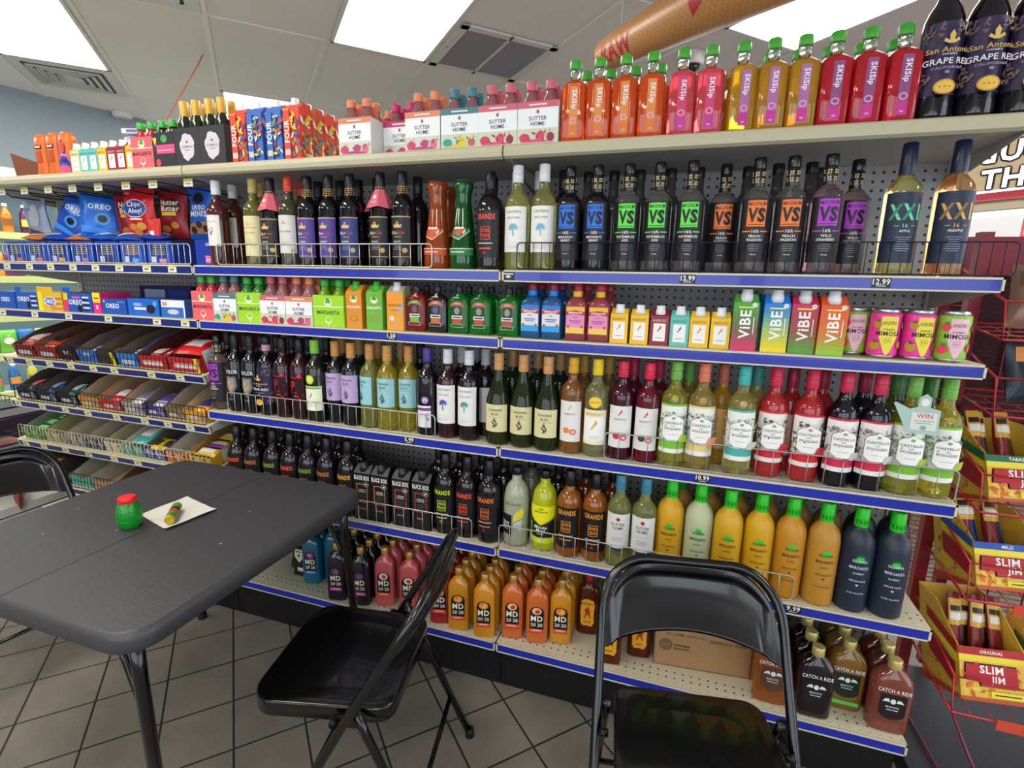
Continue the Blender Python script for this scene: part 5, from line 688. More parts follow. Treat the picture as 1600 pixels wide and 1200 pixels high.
def bars(k, x, w, cols, lab, n=4, y0=.03, L=.11, hh=.028, rz=0, nm='candy_bar', lift=.004, wd=None):
    """wrapped bars lying in a tray, each its own"""
    bw = wd or (w-.012)/n
    for i in range(n):
        c = cols[i % len(cols)]
        b = bag(nm, bw*.95, L, hh, c[0], [('R', -bw*.3, L*.25, bw*.3, L*.7, c[1])], seed=31+i) if (k, i, nm, c) else None
        X, Y, Z = slant(k, x-w/2+.006+bw*(i+.5), y0, lift+hh*.55); b.location = (X, Y, Z); b.rotation_euler = (-(PI/2-ANG)+PI, 0, 0); b.rotation_euler = (ANG-PI/2, 0, rz); tag(b, f'{lab}, {ORD[i+1]} from left' if n > 1 else lab, 'candy', 'wrapped candy on '+SL[k][1])
A_ = [(-2.295, .14, '#8a2a22', '#5a4038', 'red brown candy tray, leftmost on upper slanted shelf'), (-2.145, .14, '#8f2c24', '#6a5048', 'red brown candy tray, second on upper slanted shelf'), (-2.01, .11, '#3a1418', '#574238', 'maroon tray with BIG lettering'), (-1.885, .12, '#2a66b4', '#7a6450', 'blue tray beside the BIG tray'), (-1.765, .11, '#3a3028', '#6a5644', 'dark tray with yellow edge tabs'), (-1.645, .115, '#2a76c8', '#6f5c4a', 'narrow sky blue tray on upper slanted shelf')]
for x, w, o_, i_, l in A_: tray('a', x, w, o_, i_, l, els=[('T', 'BIG', 0, .035, .018, .06, '#e0d8d0')] if 'BIG' in l else ([('R', w/2-.03, 0, w/2-.012, .055, '#e0d02a')] if 'yellow' in l else [('R', -w*.3, .01, w*.3, .03, '#c8ccd4')]))
bars('a', -2.295, .14, [('#b83a24', '#d8d0c8')], 'red candy bag in leftmost tray', 1, .03, .16, .06); bars('a', -2.145, .14, [('#bf3f22', '#2a1a1a')], 'orange-red candy bag in second tray', 1, .03, .16, .06)
bars('a', -1.885, .12, [('#2f72c8', '#e0e4ee')], 'blue bar in tray beside BIG tray', 2, .04); bars('a', -1.765, .11, [('#4a3828', '#e0d02a')], 'brown bar in dark tray', 2, .05)
bars('a', -1.645, .115, [('#3a8ae0', '#e8ecf2')], 'light blue bar in narrow tray', 2, .05)
tray('a', -1.50, .155, '#b81f24', '#5a2a26', 'bright red tray, second from right, upper slanted shelf', els=[('R', -.06, .015, .05, .035, '#e8e0dc')]); bars('a', -1.50, .155, [('#c8242a', '#f0e4de')], 'red bar in second red tray', 2, .03, .13, .04)
tray('a', -1.325, .17, '#c0202a', '#6a2a26', 'bright red tray with printed nutrition side', hf=.06, els=[('R', -.06, .015, .05, .035, '#e8e0dc'), ('R', .05, 0, .07, .06, '#e8c820')], side=[('R', .02, .008, .20, .085, '#d8d8d4'), ('R', .03, .02, .12, .022, '#5a5a5a'), ('R', .03, .035, .12, .037, '#5a5a5a'), ('R', .03, .05, .12, .052, '#5a5a5a'), ('R', .03, .065, .12, .067, '#5a5a5a')]); bars('a', -1.325, .17, [('#d0201f', '#f0e8e4')], 'large red candy pack on top of red tray', 1, .04, .14, .045, 0, 'candy_bar', .045)
B_ = [(-2.33, .13, '#1a2030', '#4a4038', 'black'), (-2.19, .13, '#1c2a3a', '#54483e', 'navy'), (-2.05, .13, '#18242c', '#4a4440', 'dark teal'), (-1.915, .125, '#d0902a', '#a89478', 'orange'), (-1.78, .125, '#c8281f', '#a08c74', 'red'), (-1.65, .12, '#a8a090', '#a4927a', 'pale grey'), (-1.525, .12, '#4a3a8a', '#6a5a50', 'violet'), (-1.41, .10, '#8a6a3a', '#b0a088', 'tan'), (-1.30, .12, '#e09a2a', '#b8a890', 'golden orange')]
for x, w, o_, i_, n in B_: tray('b', x, w, o_, i_, f'{n} candy tray on the middle slanted shelf', hf=.05, hb=.085, els=[('R', -w*.35, .012, w*.1, .03, '#c8ccd0'), ('R', w*.2, .008, w*.4, .04, '#8a8f98')])
for x, n, c, cn in ((-2.33, 2, ('#22283c', '#c85a6a'), 'navy bar in black tray'), (-2.19, 2, ('#1f3a5a', '#8aa8c8'), 'steel blue bar in navy tray'), (-2.05, 2, ('#2a5a5a', '#b8c8c0'), 'teal bar in dark teal tray'), (-1.78, 1, ('#d0202c', '#eceae8'), 'red and white candy pack on red tray'), (-1.65, 1, ('#d8d4d8', '#8a80a8'), 'white candy pack with lilac print'), (-1.525, 1, ('#c8bcd0', '#5a4a9a'), 'silver violet candy pack in violet tray'), (-1.30, 1, ('#e8a22a', '#3a3a8a'), 'orange candy pack with indigo print')):
    bars('b', x, .12, [c], cn, n, .04, .12, .035, lift=.012)
C_ = [(-2.33, .15, '#3a8a3a', '#7a8a70', 'green'), (-2.18, .13, '#a8a080', '#a09470', 'beige'), (-2.045, .12, '#8a8a90', '#b4a890', 'grey striped'), (-1.92, .12, '#2a3468', '#b0a48c', 'dark striped'), (-1.80, .11, '#c8c0a0', '#aca084', 'cream'), (-1.68, .12, '#4a9a90', '#c0b8a0', 'teal'), (-1.555, .12, '#2a46a0', '#5a5448', 'royal blue'), (-1.425, .125, '#d0601f', '#c0b4a0', 'deep orange'), (-1.295, .125, '#e0b02a', '#9a7a3a', 'yellow')]
for x, w, o_, i_, n in C_: tray('c', x, w, o_, i_, f'{n} candy tray on the lower slanted shelf', hf=.05, hb=.07, els=[('R', -w*.35+j*w*.16, .006, -w*.35+j*w*.16+.007, .045, ['#1c1c24', '#d8d8d0', '#c8b86a'][(j+len(n)) % 3]) for j in range(5)], side=[('R', .05, .01, .22, .055, '#dcdcd6'), ('R', .07, .02, .15, .022, '#5a5a5a'), ('R', .07, .035, .15, .037, '#5a5a5a')])
for i in range(5):
    b = bag('gum_pack', .12, .045, .018, '#3f9a3f', [('R', -.04, .015, .04, .03, '#a8d0a0')], seed=60+i); b.location = slant('c', -2.33, .05+.052*i, .03); b.rotation_euler = (ANG-PI/2, 0, 0); tag(b, f'green gum pack, {ORD[i+1]} from front, in green tray', 'gum pack', 'gum packs in the green tray')
bars('c', -1.68, .12, [('#5ab0a8', '#e8ecec')], 'teal and white mint pack in teal tray', 1, .05, .15, .03, lift=.03)
bars('c', -1.555, .12, [('#e0c020', '#3a3a2a')], 'yellow bar in royal blue tray', 2, .03, .09, .03, lift=.02)
for i in range(4): 
    b = bag('candy_bar', .11, .05, .025, '#d8b02a' if i % 2 == 0 else '#8a3a8a', [('R', -.04, .012, .04, .035, '#e8e4d8')], seed=70+i); b.location = slant('c', -1.295, .04+.062*i, .045); b.rotation_euler = (ANG-PI/2, 0, 0); tag(b, f'{["yellow", "purple"][i % 2]} candy bar, {ORD[i+1]} from front, in yellow tray', 'candy', 'bars in the yellow tray')
for x, w, o_, i_, n in ((-2.33, .14, '#3a3038', '#5a4a40', 'brown'), (-2.19, .13, '#20383a', '#4a4440', 'dark green'), (-2.05, .14, '#6ac0b0', '#bcb4a0', 'aqua'), (-1.90, .14, '#c8a070', '#b8ac98', 'sandy'), (-1.75, .14, '#5a4030', '#6a5040', 'coffee')): tray('d', x, w, o_, i_, f'{n} candy tray on the lowest slanted shelf', hf=.05, hb=.075)
bars('d', -2.33, .14, [('#d0482a', '#8a9a3a')], 'red candy bar on lowest slanted shelf', 2, .06); bars('d', -1.75, .14, [('#b8844a', '#3a2a20')], 'golden brown candy bar on lowest slanted shelf', 2, .05)
# ---- odd things on the gondola
mb = MB(); cm = mat('#7a4a36', .7); mb.box(-.06, -.09, 0, .06, .09, .003, cm); mb.add([(-.06, -.09, 0), (-.06, .09, 0), (-.06, .09, .05), (-.085, -.09, .095)], [(0, 1, 2, 3)], cm).add([(-.0575, -.09, 0), (-.0575, .09, 0), (-.0575, .09, .05), (-.0825, -.09, .095)], [(0, 1, 2, 3)], cm); mb.box(-.06, .087, 0, .06, .09, .05, cm)
o = mb.build('cardboard_tray'); o.location = (-2.10, -.585, 1.8375); o.rotation_euler = (0, 0, -.12); tag(o, 'open brown cardboard tray at far left of top shelf', 'cardboard tray')
for i in range(4):
    mb = MB().box(-.11, -.07, 0, .11, .07, .018, mat('#d6d6dc', .5)); decal(mb, [('R', -.09, .004, -.03, .014, '#5a6ab0'), ('R', .0, .004, .05, .014, '#4a4468'), ('R', -.025, .004, -.01, .014, '#c85a5a')], flat(-.07))
    o = mb.build('flat_carton'); o.location = (-1.62+.012*i, -.47, 1.8375+.10+.0215*i); o.rotation_euler = (0, 0, (-.25, .15, -.1, .3)[i]); tag(o, f'flat white printed carton, {["lowest", "second", "third", "topmost"][i]} of the small pile', 'carton', 'flat white cartons stacked on the top shelf')
o = MB().box(-.10, -.06, 0, .10, .06, .0990, mat('#9a3a2a', .6)).build('storage_box'); o.location = (-1.62, -.47, 1.8375); tag(o, 'rust coloured box under the white cartons', 'box')
def case_box():
    r = empty('cardboard_case', (.665, -.47, .2165), .10); c = mat('#a8825a', .8); w, d, h = .30, .24, .155; t = .004; mb = MB()
    mb.box(-w/2, -d/2, 0, w/2, d/2, t, c).box(-w/2, -d/2, 0, -w/2+t, d/2, h, c).box(w/2-t, -d/2, 0, w/2, d/2, h, c).box(-w/2, d/2-t, 0, w/2, d/2, h, c)
    mb.add([(-w/2, -d/2, 0), (w/2, -d/2, 0), (w/2, -d/2, h), (.09, -d/2, h*.97), (.07, -d/2, h*.90), (.0, -d/2, h*.88), (-.03, -d/2, h*.93), (-.05, -d/2, h), (-w/2, -d/2, h)], [tuple(range(9))], c)
    decal(mb, [('T', '24 X 200ML (6.8 FL.OZ.)', -.055, .118, .012, .13, '#4a3a2c'), ('T', '3890000 6.8 / 200ML', .075, .112, .012, .11, '#4a3a2c'), ('E', -.115, .078, .022, .022, '#7a5c40'), ('R', -.13, .077, -.10, .079, '#a8825a'), ('T', 'Gekkeikan', -.065, .082, .011, .05, '#4a3a2c'), ('R', -.09, .064, -.04, .072, '#7a5c40')], flat(-d/2)); mb.build('box_walls', r)
    f = MB().add([(w/2, -d/2, h), (w/2, d/2, h), (w/2+.035, d/2, .02), (w/2+.045, -d/2, .015)], [(0, 1, 2, 3)], c); f.build('open_flap', r); tag(r, 'torn brown cardboard case behind the right chair', 'cardboard box')
case_box()
for i, (x, y) in enumerate(((.60, -.50), (.70, -.49), (.76, -.42))):
    o = plainb(rr(.078, .045, .165, .034, .012, 3.4, .222), dark('#1c0c0c'), '#7a1a1a', .203, .23, .0145, 'whisky_flask'); o.location = (x, y+.02, .2215); o.rotation_euler = (0, 0, .1); tag(o, ['left', 'middle', 'right'][i]+' dark flask standing inside the cardboard case', 'flask bottle', 'flasks in the cardboard case')
mb = MB(); mb.box(-.03, -.025, 0, .03, .025, .13, mat('#131316', .35)); decal(mb, [('P', [(-.02, .12), (.02, .12), (.022, .085), (0, .06), (-.022, .085)], '#ddd8b8'), ('P', [(-.008, .092), (0, .10), (.008, .092), (0, .084)], '#2a2a2a'), ('T', 'SHOTS', 0, .11, .008, .035, '#1a1a1a') if 0 else ('R', -.015, .107, .015, .112, '#2a2a2a'), ('R', -.01, .022, .018, .038, '#d8d8d8')], flat(-.025))
o = mb.build('spirit_box'); o.location = (-.915, -.565, .2165); tag(o, 'small black box with cream shield beside teal flasks', 'box')
o = bottle('spirit_bottle', [(0, .02), (.004, .027), (.09, .027), (.11, .014), (.14, .011)], dark('#141418'), [('cap', sleeve(.135, .155, .013, 0), mat('#1c1c20', .4))], [('label', [('R', -.018, .03, .018, .055, '#d0d0d0')], cyl(.0272), .01)]); o.location = (-.985, -.545, .244); o.rotation_euler = (PI/2, 0, PI*.5+.2); tag(o, 'small black bottle lying on its side, bottom shelf', 'bottle')
mb = MB(); t = [(-.022, 0), (.022, 0), (.022, .05), (-.022, .05)]
tg = mat('#a9c4bb', .6); mb.add([(-.03, 0, 0), (.035, 0, -.004), (.035, 0, .06), (.012, 0, .066), (.012, 0, .09), (0, 0, .10), (-.014, 0, .09), (-.014, 0, .066), (-.03, 0, .06), (-.062, 0, .075), (-.066, 0, .072)], [tuple(range(11))], tg)
decal(mb, [('R', -.024, .008, .03, .052, '#d8dcd4'), ('T', 'WIN', .003, .044, .012, .034, '#d0503a'), ('R', -.018, .03, .024, .032, '#8aa8a0'), ('R', -.014, .024, .02, .026, '#8aa8a0'), ('E', .003, .014, .007, .006, '#8aa8a0'), ('E', -.001, .078, .009, .01, '#dfe4dc')], flat(0)); mb.add([(.0, 0, .03), (.02, .002, .03)], [], tg)
o = mb.build('neck_hanger'); o.location = (1.113, -.684, 1.105); tag(o, 'pale green WIN hanger between the right bottles', 'neck tag')

# ---- stock on the left bay's bottom shelf, seen past the left chair
b = bag('chip_bag', .15, .26, .05, '#8a1a24', [('P', [(-.07, .15), (.07, .13), (.07, .20), (-.07, .22)], '#c8d030'), ('R', -.06, .22, .06, .25, '#c83a2a'), ('P', [(-.05, .04), (-.02, .10), (.02, .06), (.05, .11), (.05, .09), (.02, .03), (-.02, .07), (-.05, .02)], '#e8e0e0')], seed=140); b.location = (-2.52, -.68, .345); b.rotation_euler = (-.5, -PI/2+.25, 0); tag(b, 'red and lime chip bag lying behind the left chair', 'snack bag')
for i, x in enumerate((-2.34, -2.17, -2.0)):
    o = snackbox(.15, .20, .09, '#d8d6d0', [('R', -.06, .01, .06, .03, '#9aa09a'), ('R', -.03, .05, .04, .07, '#b8a08a')], 'storage_box'); o.location = (x, -.55, .2165); tag(o, ['leftmost', 'middle', 'rightmost'][i]+' white box under the chip bag, bottom shelf', 'box', 'white boxes on the left bay bottom shelf')
fence(-2.42, -1.9, .217, .075, .03, '#1a1a1c', 'black wire fence on the left bay bottom shelf', y=-.68)

def wire_stand():
    r = empty('wire_stand', (-2.80, -.60, 0)); m = mat('#141416', .35, .4); mb = MB(); W, D = .33, .20
    for sx in (-1, 1):
        for sy in (-1, 1): mb.tube([(sx*W, sy*D, 0), (sx*W, sy*D, .78)], .006, m, 7)
    mb.build('stand_frame', r)
    for z, h in ((.22, .07), (.46, .09), (.68, .08)):
        mb = MB()
        for zz in (z, z+h): mb.tube([(-W, -D, zz), (W, -D, zz), (W, D, zz), (-W, D, zz)], .003, m, 6, True)
        for i in range(1, 18): x = -W+2*W*i/18; mb.tube([(x, -D, z+h), (x, -D, z), (x, D, z), (x, D, z+h)], .0018, m, 5)
        for i in range(1, 6): y = -D+2*D*i/6; mb.tube([(-W, y, z), (W, y, z)], .0018, m, 5)
        mb.build('wire_basket', r)
    tag(r, 'black wire basket stand beyond the left end of shelves', 'display stand')
wire_stand()
for i, (x, z, w, h, c, n) in enumerate(((-2.66, .224, .20, .075, '#d4d2cc', 'white box low in the wire stand, right side'), (-2.92, .224, .22, .075, '#c8c6c0', 'white box low in the wire stand, left side'), (-2.68, .684, .16, .06, '#3a2a44', 'plum box on top basket of the wire stand'), (-2.90, .684, .18, .06, '#22303a', 'slate box on top basket of the wire stand'), (-2.70, .464, .18, .08, '#2a4a8a', 'blue box in middle basket of the wire stand'), (-2.92, .464, .18, .08, '#8a3a3a', 'brick red box in middle basket of wire stand'))):
    o = snackbox(w, .30, h, c, [('R', -w*.35, h*.3, w*.3, h*.6, '#9aa09a')], 'storage_box'); o.location = (x, -.60, z); tag(o, n, 'box', 'boxes in the wire stand')

# ================================================================== table and chairs
BM = mat('#08080a', .2, 0, 0, 0, .3)
def rrect(x0, y0, x1, y1, r, n=6):
    o = []
    for cx, cy, a in ((x1-r, y1-r, 0), (x0+r, y1-r, 90), (x0+r, y0+r, 180), (x1-r, y0+r, 270)):
        o += [(cx+r*math.cos(math.radians(a+90*i/n)), cy+r*math.sin(math.radians(a+90*i/n))) for i in range(n+1)]
    return o
def slab(mb, prof, zs, m, smooth=True):
    """stack of outlines: prof(inset) -> points, zs rows (z, inset)"""
    rings = [[(x, y, z) for x, y in prof(i)] for z, i in zs]; n = len(rings[0]); vs = [p for r in rings for p in r]; fs = []
    for j in range(len(rings)-1): fs += [(j*n+k, j*n+(k+1) % n, (j+1)*n+(k+1) % n, (j+1)*n+k) for k in range(n)]
    mb.add(vs, fs, m, smooth); mb.add(rings[0], [tuple(range(n))[::-1]], m); mb.add(rings[-1], [tuple(range(n))], m)
def plastic():
    m = bpy.data.materials.new('table_plastic'); m.use_nodes = True; nt, N, b = nodes(m)
    b.inputs['Base Color'].default_value = lin('#3c3c40'); b.inputs['Roughness'].default_value = .46
    tc = N('ShaderNodeTexCoord'); mp = N('ShaderNodeMapping'); mp.inputs['Scale'].default_value = (14, 60, 30); nz = N('ShaderNodeTexNoise'); nz.inputs['Scale'].default_value = 3; nz.inputs['Detail'].default_value = 4
    nt.links.new(tc.outputs['Object'], mp.inputs[0]); nt.links.new(mp.outputs[0], nz.inputs[0]); bp = N('ShaderNodeBump'); bp.inputs['Strength'].default_value = .15; bp.inputs['Distance'].default_value = .004
    nt.links.new(nz.outputs['Fac'], bp.inputs['Height']); nt.links.new(bp.outputs[0], b.inputs['Normal'])
    return m
def table():
    r = empty('folding_table', (-.893, -1.150, 0)); pm = plastic(); W2, D2 = .425, .41
    for x0, x1 in ((-W2, .008-.0), (.0105, W2)):
        mb = MB(); rad = .068
        def prof(i, x0=x0, x1=x1):
            o = []
            for cx, cy, a, rd in ((x1, D2, 0, rad if x1 > .1 else .004), (x0, D2, 90, rad if x0 < -.1 else .004), (x0, -D2, 180, rad if x0 < -.1 else .004), (x1, -D2, 270, rad if x1 > .1 else .004)):
                sx = -1 if cx == x1 else 1; sy = -1 if cy > 0 else 1; px, py = cx+sx*(rd+i*(abs(cx) > .1)), cy+sy*(rd+i)
                o += [(px+rd*math.cos(math.radians(a+15*k)), py+rd*math.sin(math.radians(a+15*k))) for k in range(7)]
            return o
        slab(mb, prof, [(.690, .004), (.692, 0), (.722, 0), (.731, .003), (.7355, .010)], pm); mb.build('table_top', r)
    def leg(pts, nm, rad=.0125): return MB().tube(pts, rad, BM, 12).build(nm, r)
    for sx in (-1, 1):
        for sy in (-1, 1):
            fx, fy = (sx*.40, sy*.372) if sx > 0 else (-.44, .43 if sy > 0 else -.40)
            lg = leg([(sx*.365, sy*.355, .692), (sx*.365, sy*.357, .60), (fx, fy, .02)], 'leg', .0145)
            MB().loft([(0, .017), (.012, .018), (.03, .0165)], mat('#0a0a0b', .6), 14).build('foot_cap', lg, (fx*1.002, fy*1.002, 0))
            MB().tube([(sx*.28, sy*.345, .690), (sx*.312, sy*.349, .61), (sx*.345, sy*.353, .53), (sx*.369, sy*.357, .505)], .0075, BM, 8).build('folding_brace', lg)
        if sx < 0: leg([(sx*.372, -.355, .60), (sx*.372, .355, .60)], 'cross_bar', .009)
    tag(r, 'black folding table with a centre seam, green jar on it', 'table')
table()
def spline(pts, n=6):
    out = []
    for i in range(len(pts)-1):
        p = [Vector(pts[max(0, min(len(pts)-1, j))]) for j in (i-1, i, i+1, i+2)]
        for k in range(n):
            t = k/n; out.append(.5*((2*p[1])+(-p[0]+p[2])*t+(2*p[0]-5*p[1]+4*p[2]-p[3])*t*t+(-p[0]+3*p[1]-3*p[2]+p[3])*t**3))
    return out+[Vector(pts[-1])]
def chair(x, y, rz, lab):
    r = empty('folding_chair', (x, y, 0), rz)
    seat_z = .445
    def arch(w, zt, rad, n=7):
        o = []
        for cx, a0, a1 in ((-w+rad, 180, 90), (w-rad, 90, 0)):
            o += [(cx+rad*math.cos(math.radians(a0+(a1-a0)*i/n)), zt-rad+rad*math.sin(math.radians(a0+(a1-a0)*i/n))) for i in range(n+1)]
        return o
    yz = lambda z: -.235+.405*z/.755+(.0 if z < .45 else (z-.45)*.06)
    a = arch(.218, .757, .115)
    pts = [(-.232, yz(.012), .012), (-.228, yz(.2), .2), (-.222, yz(.44), .44), (-.219, yz(.55), .55)]+[(px, yz(pz), pz) for px, pz in a]+[(.219, yz(.55), .55), (.222, yz(.44), .44), (.228, yz(.2), .2), (.232, yz(.012), .012)]
    MB().tube(pts, .0118, BM, 10).build('back_frame', r)
    # curved back panel with an inset rim
    mb = MB(); n, k = 44, 24; vs = []
    ss = lambda t: t*t*(3-2*t)
    for sgn in (0, 1):
        for j in range(k+1):
            for i in range(n+1):
                u = 2*i/n-1; xx = u*.207
                top = .744 if abs(u) < .48 else .744-.115*(1-math.sqrt(max(0, 1-((abs(u)-.48)/.52)**2)))
                bot = .602-.034*u*u
                z = bot+(top-bot)*j/k; bulge = .034*(1-u*u)*(.35+.65*math.sin(PI*min(1, j/k*.9+.05)))
                dd = min(top-z, (1-abs(u))*.207*1.1); press = .013*ss(max(0, min(1, (dd-.018)/.020)))
                vs.append((xx, yz(z)+bulge+press+(.003 if sgn else 0), z))
    q = (n+1)*(k+1); fs = []
    for j in range(k):
        for i in range(n):
            b = j*(n+1)+i; fs += [(b, b+1, b+n+2, b+n+1), (q+b, q+b+n+1, q+b+n+2, q+b+1)]
    for i in range(n): fs += [(i, q+i, q+i+1, i+1), (k*(n+1)+i, k*(n+1)+i+1, q+k*(n+1)+i+1, q+k*(n+1)+i)]
    mb.add(vs, fs, BM, True); mb.build('backrest', r)
    # seat pan with a rolled rim
    mb = MB()
    def prof(i):
        o = []
        for cx, cy, a0, rd in ((.178, .100, 0, .045), (-.178, .100, 90, .045), (-.19, -.262, 180, .065), (.19, -.262, 270, .065)):
            px = cx-math.copysign(rd+i, cx); py = cy-math.copysign(rd+i, cy)
            o += [(px+rd*math.cos(math.radians(a0+15*t)), py+rd*math.sin(math.radians(a0+15*t))) for t in range(7)]
        return o
    slab(mb, prof, [(.408, .003), (.409, 0), (.4435, 0), (.4475, .0015), (.4488, .005), (.4480, .028), (.4455, .06)], BM); mb.build('seat', r)
    for s in (-1, 1):
        lg = MB().tube([(s*.200, .02, .468), (s*.200, .045, .40), (s*.206, .215, .014)], .0110, BM, 10).build('rear_leg', r)
        MB().loft([(0, .0145), (.02, .014), (.03, .012)], mat('#08080a', .6), 12).build('foot_cap', lg, (s*.2065, .218, 0))
        lf = MB().loft([(0, .0155), (.02, .015), (.03, .0125)], mat('#08080a', .6), 12).build('foot_cap', r, (s*.232, yz(.012)-.003, 0))
        for (py, pz) in ((.022, .462), (-.03, .425)):
            MB().tube([(s*.195, py, pz), (s*.2145, py, pz)], .0095, mat('#1c1c20', .3, .6), 12).build('rivet', r)
        MB().box(s*.2035-.0012, -.035, .415, s*.2035+.0012, .03, .437, BM).build('side_bracket', r)
    MB().tube([(-.229, yz(.17), .17), (.229, yz(.17), .17)], .0075, BM, 8).build('front_stretcher', r)
    MB().tube([(-.206, .155, .145), (.206, .155, .145)], .0075, BM, 8).build('rear_stretcher', r)
    tag(r, lab, 'chair', 'black folding chairs'); return r
chair(-.190, -1.119, -math.radians(78), 'black folding chair turned sideways, between table and shelves')
chair(.628, -1.073, math.radians(10), 'black folding chair facing the viewer, right foreground')
chair(-1.78, -1.09, math.radians(79), 'black folding chair at the far left behind the table')
# ---- on the table
def jar():
    r = empty('barrel_jar', (-.902, -1.212, .7358), .3); g = mat('#0f9a2c', .3, 0, .25, 0, .2)
    p = [(0, .031), (.004, .034)]+[(z/1000, .034+.0105*math.sin(PI*(z/1000)/.088)) for z in range(10, 88, 6)]+[(.09, .032), (.094, .029)]
    MB().loft(p, g, 28).build('jar_body', r)
    for z in (.030, .064): MB().tube([((.0345+.0105*math.sin(PI*z/.088))*math.cos(t*PI/16), (.0345+.0105*math.sin(PI*z/.088))*math.sin(t*PI/16), z) for t in range(32)], .0014, g, 6, True).build('barrel_hoop', r)
    MB().loft([(.092, .0315), (.093, .0325), (.108, .0320), (.1105, .030)], mat('#e0202a', .35), 28).build('lid', r)
    mb = MB(); rib = mat('#12872b', .35)
    for i in range(20):
        q = 2*PI*i/20; mb.tube([((.0345+.0105*math.sin(PI*z/88))*math.cos(q), (.0345+.0105*math.sin(PI*z/88))*math.sin(q), z/1000) for z in range(4, 88, 12)], .0007, rib, 4)
    mb.build('stave_lines', r); r.scale = (.70, .70, .84); r.location = (-.940, -1.215, .7358); tag(r, 'green ribbed barrel-shaped jar with red lid on table', 'jar')
jar()
mb = MB(); cc = [(-.985, -1.150), (-.975, -1.010), (-.800, -1.052), (-.822, -1.195), (-.885, -1.190)]
n = 14; vs = []; A, B, C_, D_ = [Vector(p) for p in ((-.985, -1.155), (-.822, -1.198), (-.798, -1.050), (-.972, -1.008))]
for j in range(n+1):
    for i in range(n+1):
        p = A.lerp(B, i/n).lerp(D_.lerp(C_, i/n), j/n); vs.append((p.x, p.y, .7372+.0028*abs(math.sin(i*.8+j*.3))*(abs(i/n-.5)+.2)+(.006*((i/n-.9)*8 if i > n*.9 else 0))))
mb.add(vs, [(j*(n+1)+i, j*(n+1)+i+1, (j+1)*(n+1)+i+1, (j+1)*(n+1)+i) for j in range(n) for i in range(n)], mat('#d8d6cf', .8), True)
tag(mb.build('paper_napkin'), 'crumpled white paper napkin beside the green jar', 'napkin')
def roll():
    r = empty('candy_roll', (-.872, -1.135, .7535), math.atan2(.12, -.10)+PI/2)
    M = Matrix.Rotation(PI/2, 4, 'X'); MB().loft([(-.052, .012), (-.050, .0135), (.050, .0135), (.052, .012)], mat('#b8a42a', .3, .3), 16, M).build('wrapper', r)
    mb = MB()
    for z0, z1, c in ((-.045, -.02, '#4a8a2a'), (-.015, .0, '#c83a2a'), (.005, .02, '#2a2a2a'), (.028, .045, '#3f9a3a')): mb.loft([(z0, .0138), (z1, .0138)], mat(c, .35), 16, M, True, False)
    mb.build('wrapper_print', r); MB().loft([(.051, .010), (.056, .006)], mat('#c8b06a', .3, .5), 12, M).build('twisted_end', r); tag(r, 'small yellow green candy roll lying on the napkin', 'candy roll')
roll()
for i, (x, y) in enumerate(((-1.12, -1.33), (-1.20, -1.19), (-.955, -1.245), (-.62, -1.20), (-.70, -1.02))): tag(MB().loft([(0, .0018), (.0012, .0022), (.002, .001)], mat('#b8b4a8', .8), 7).build('crumb', None, (x, y, .7356)), ['pale crumb left of the jar near the seam', 'pale crumb on the table left half', 'pale crumb touching the jar shadow', 'pale crumb on the table right half', 'pale crumb near the table far right corner'][i], 'crumb', 'crumbs on the table')

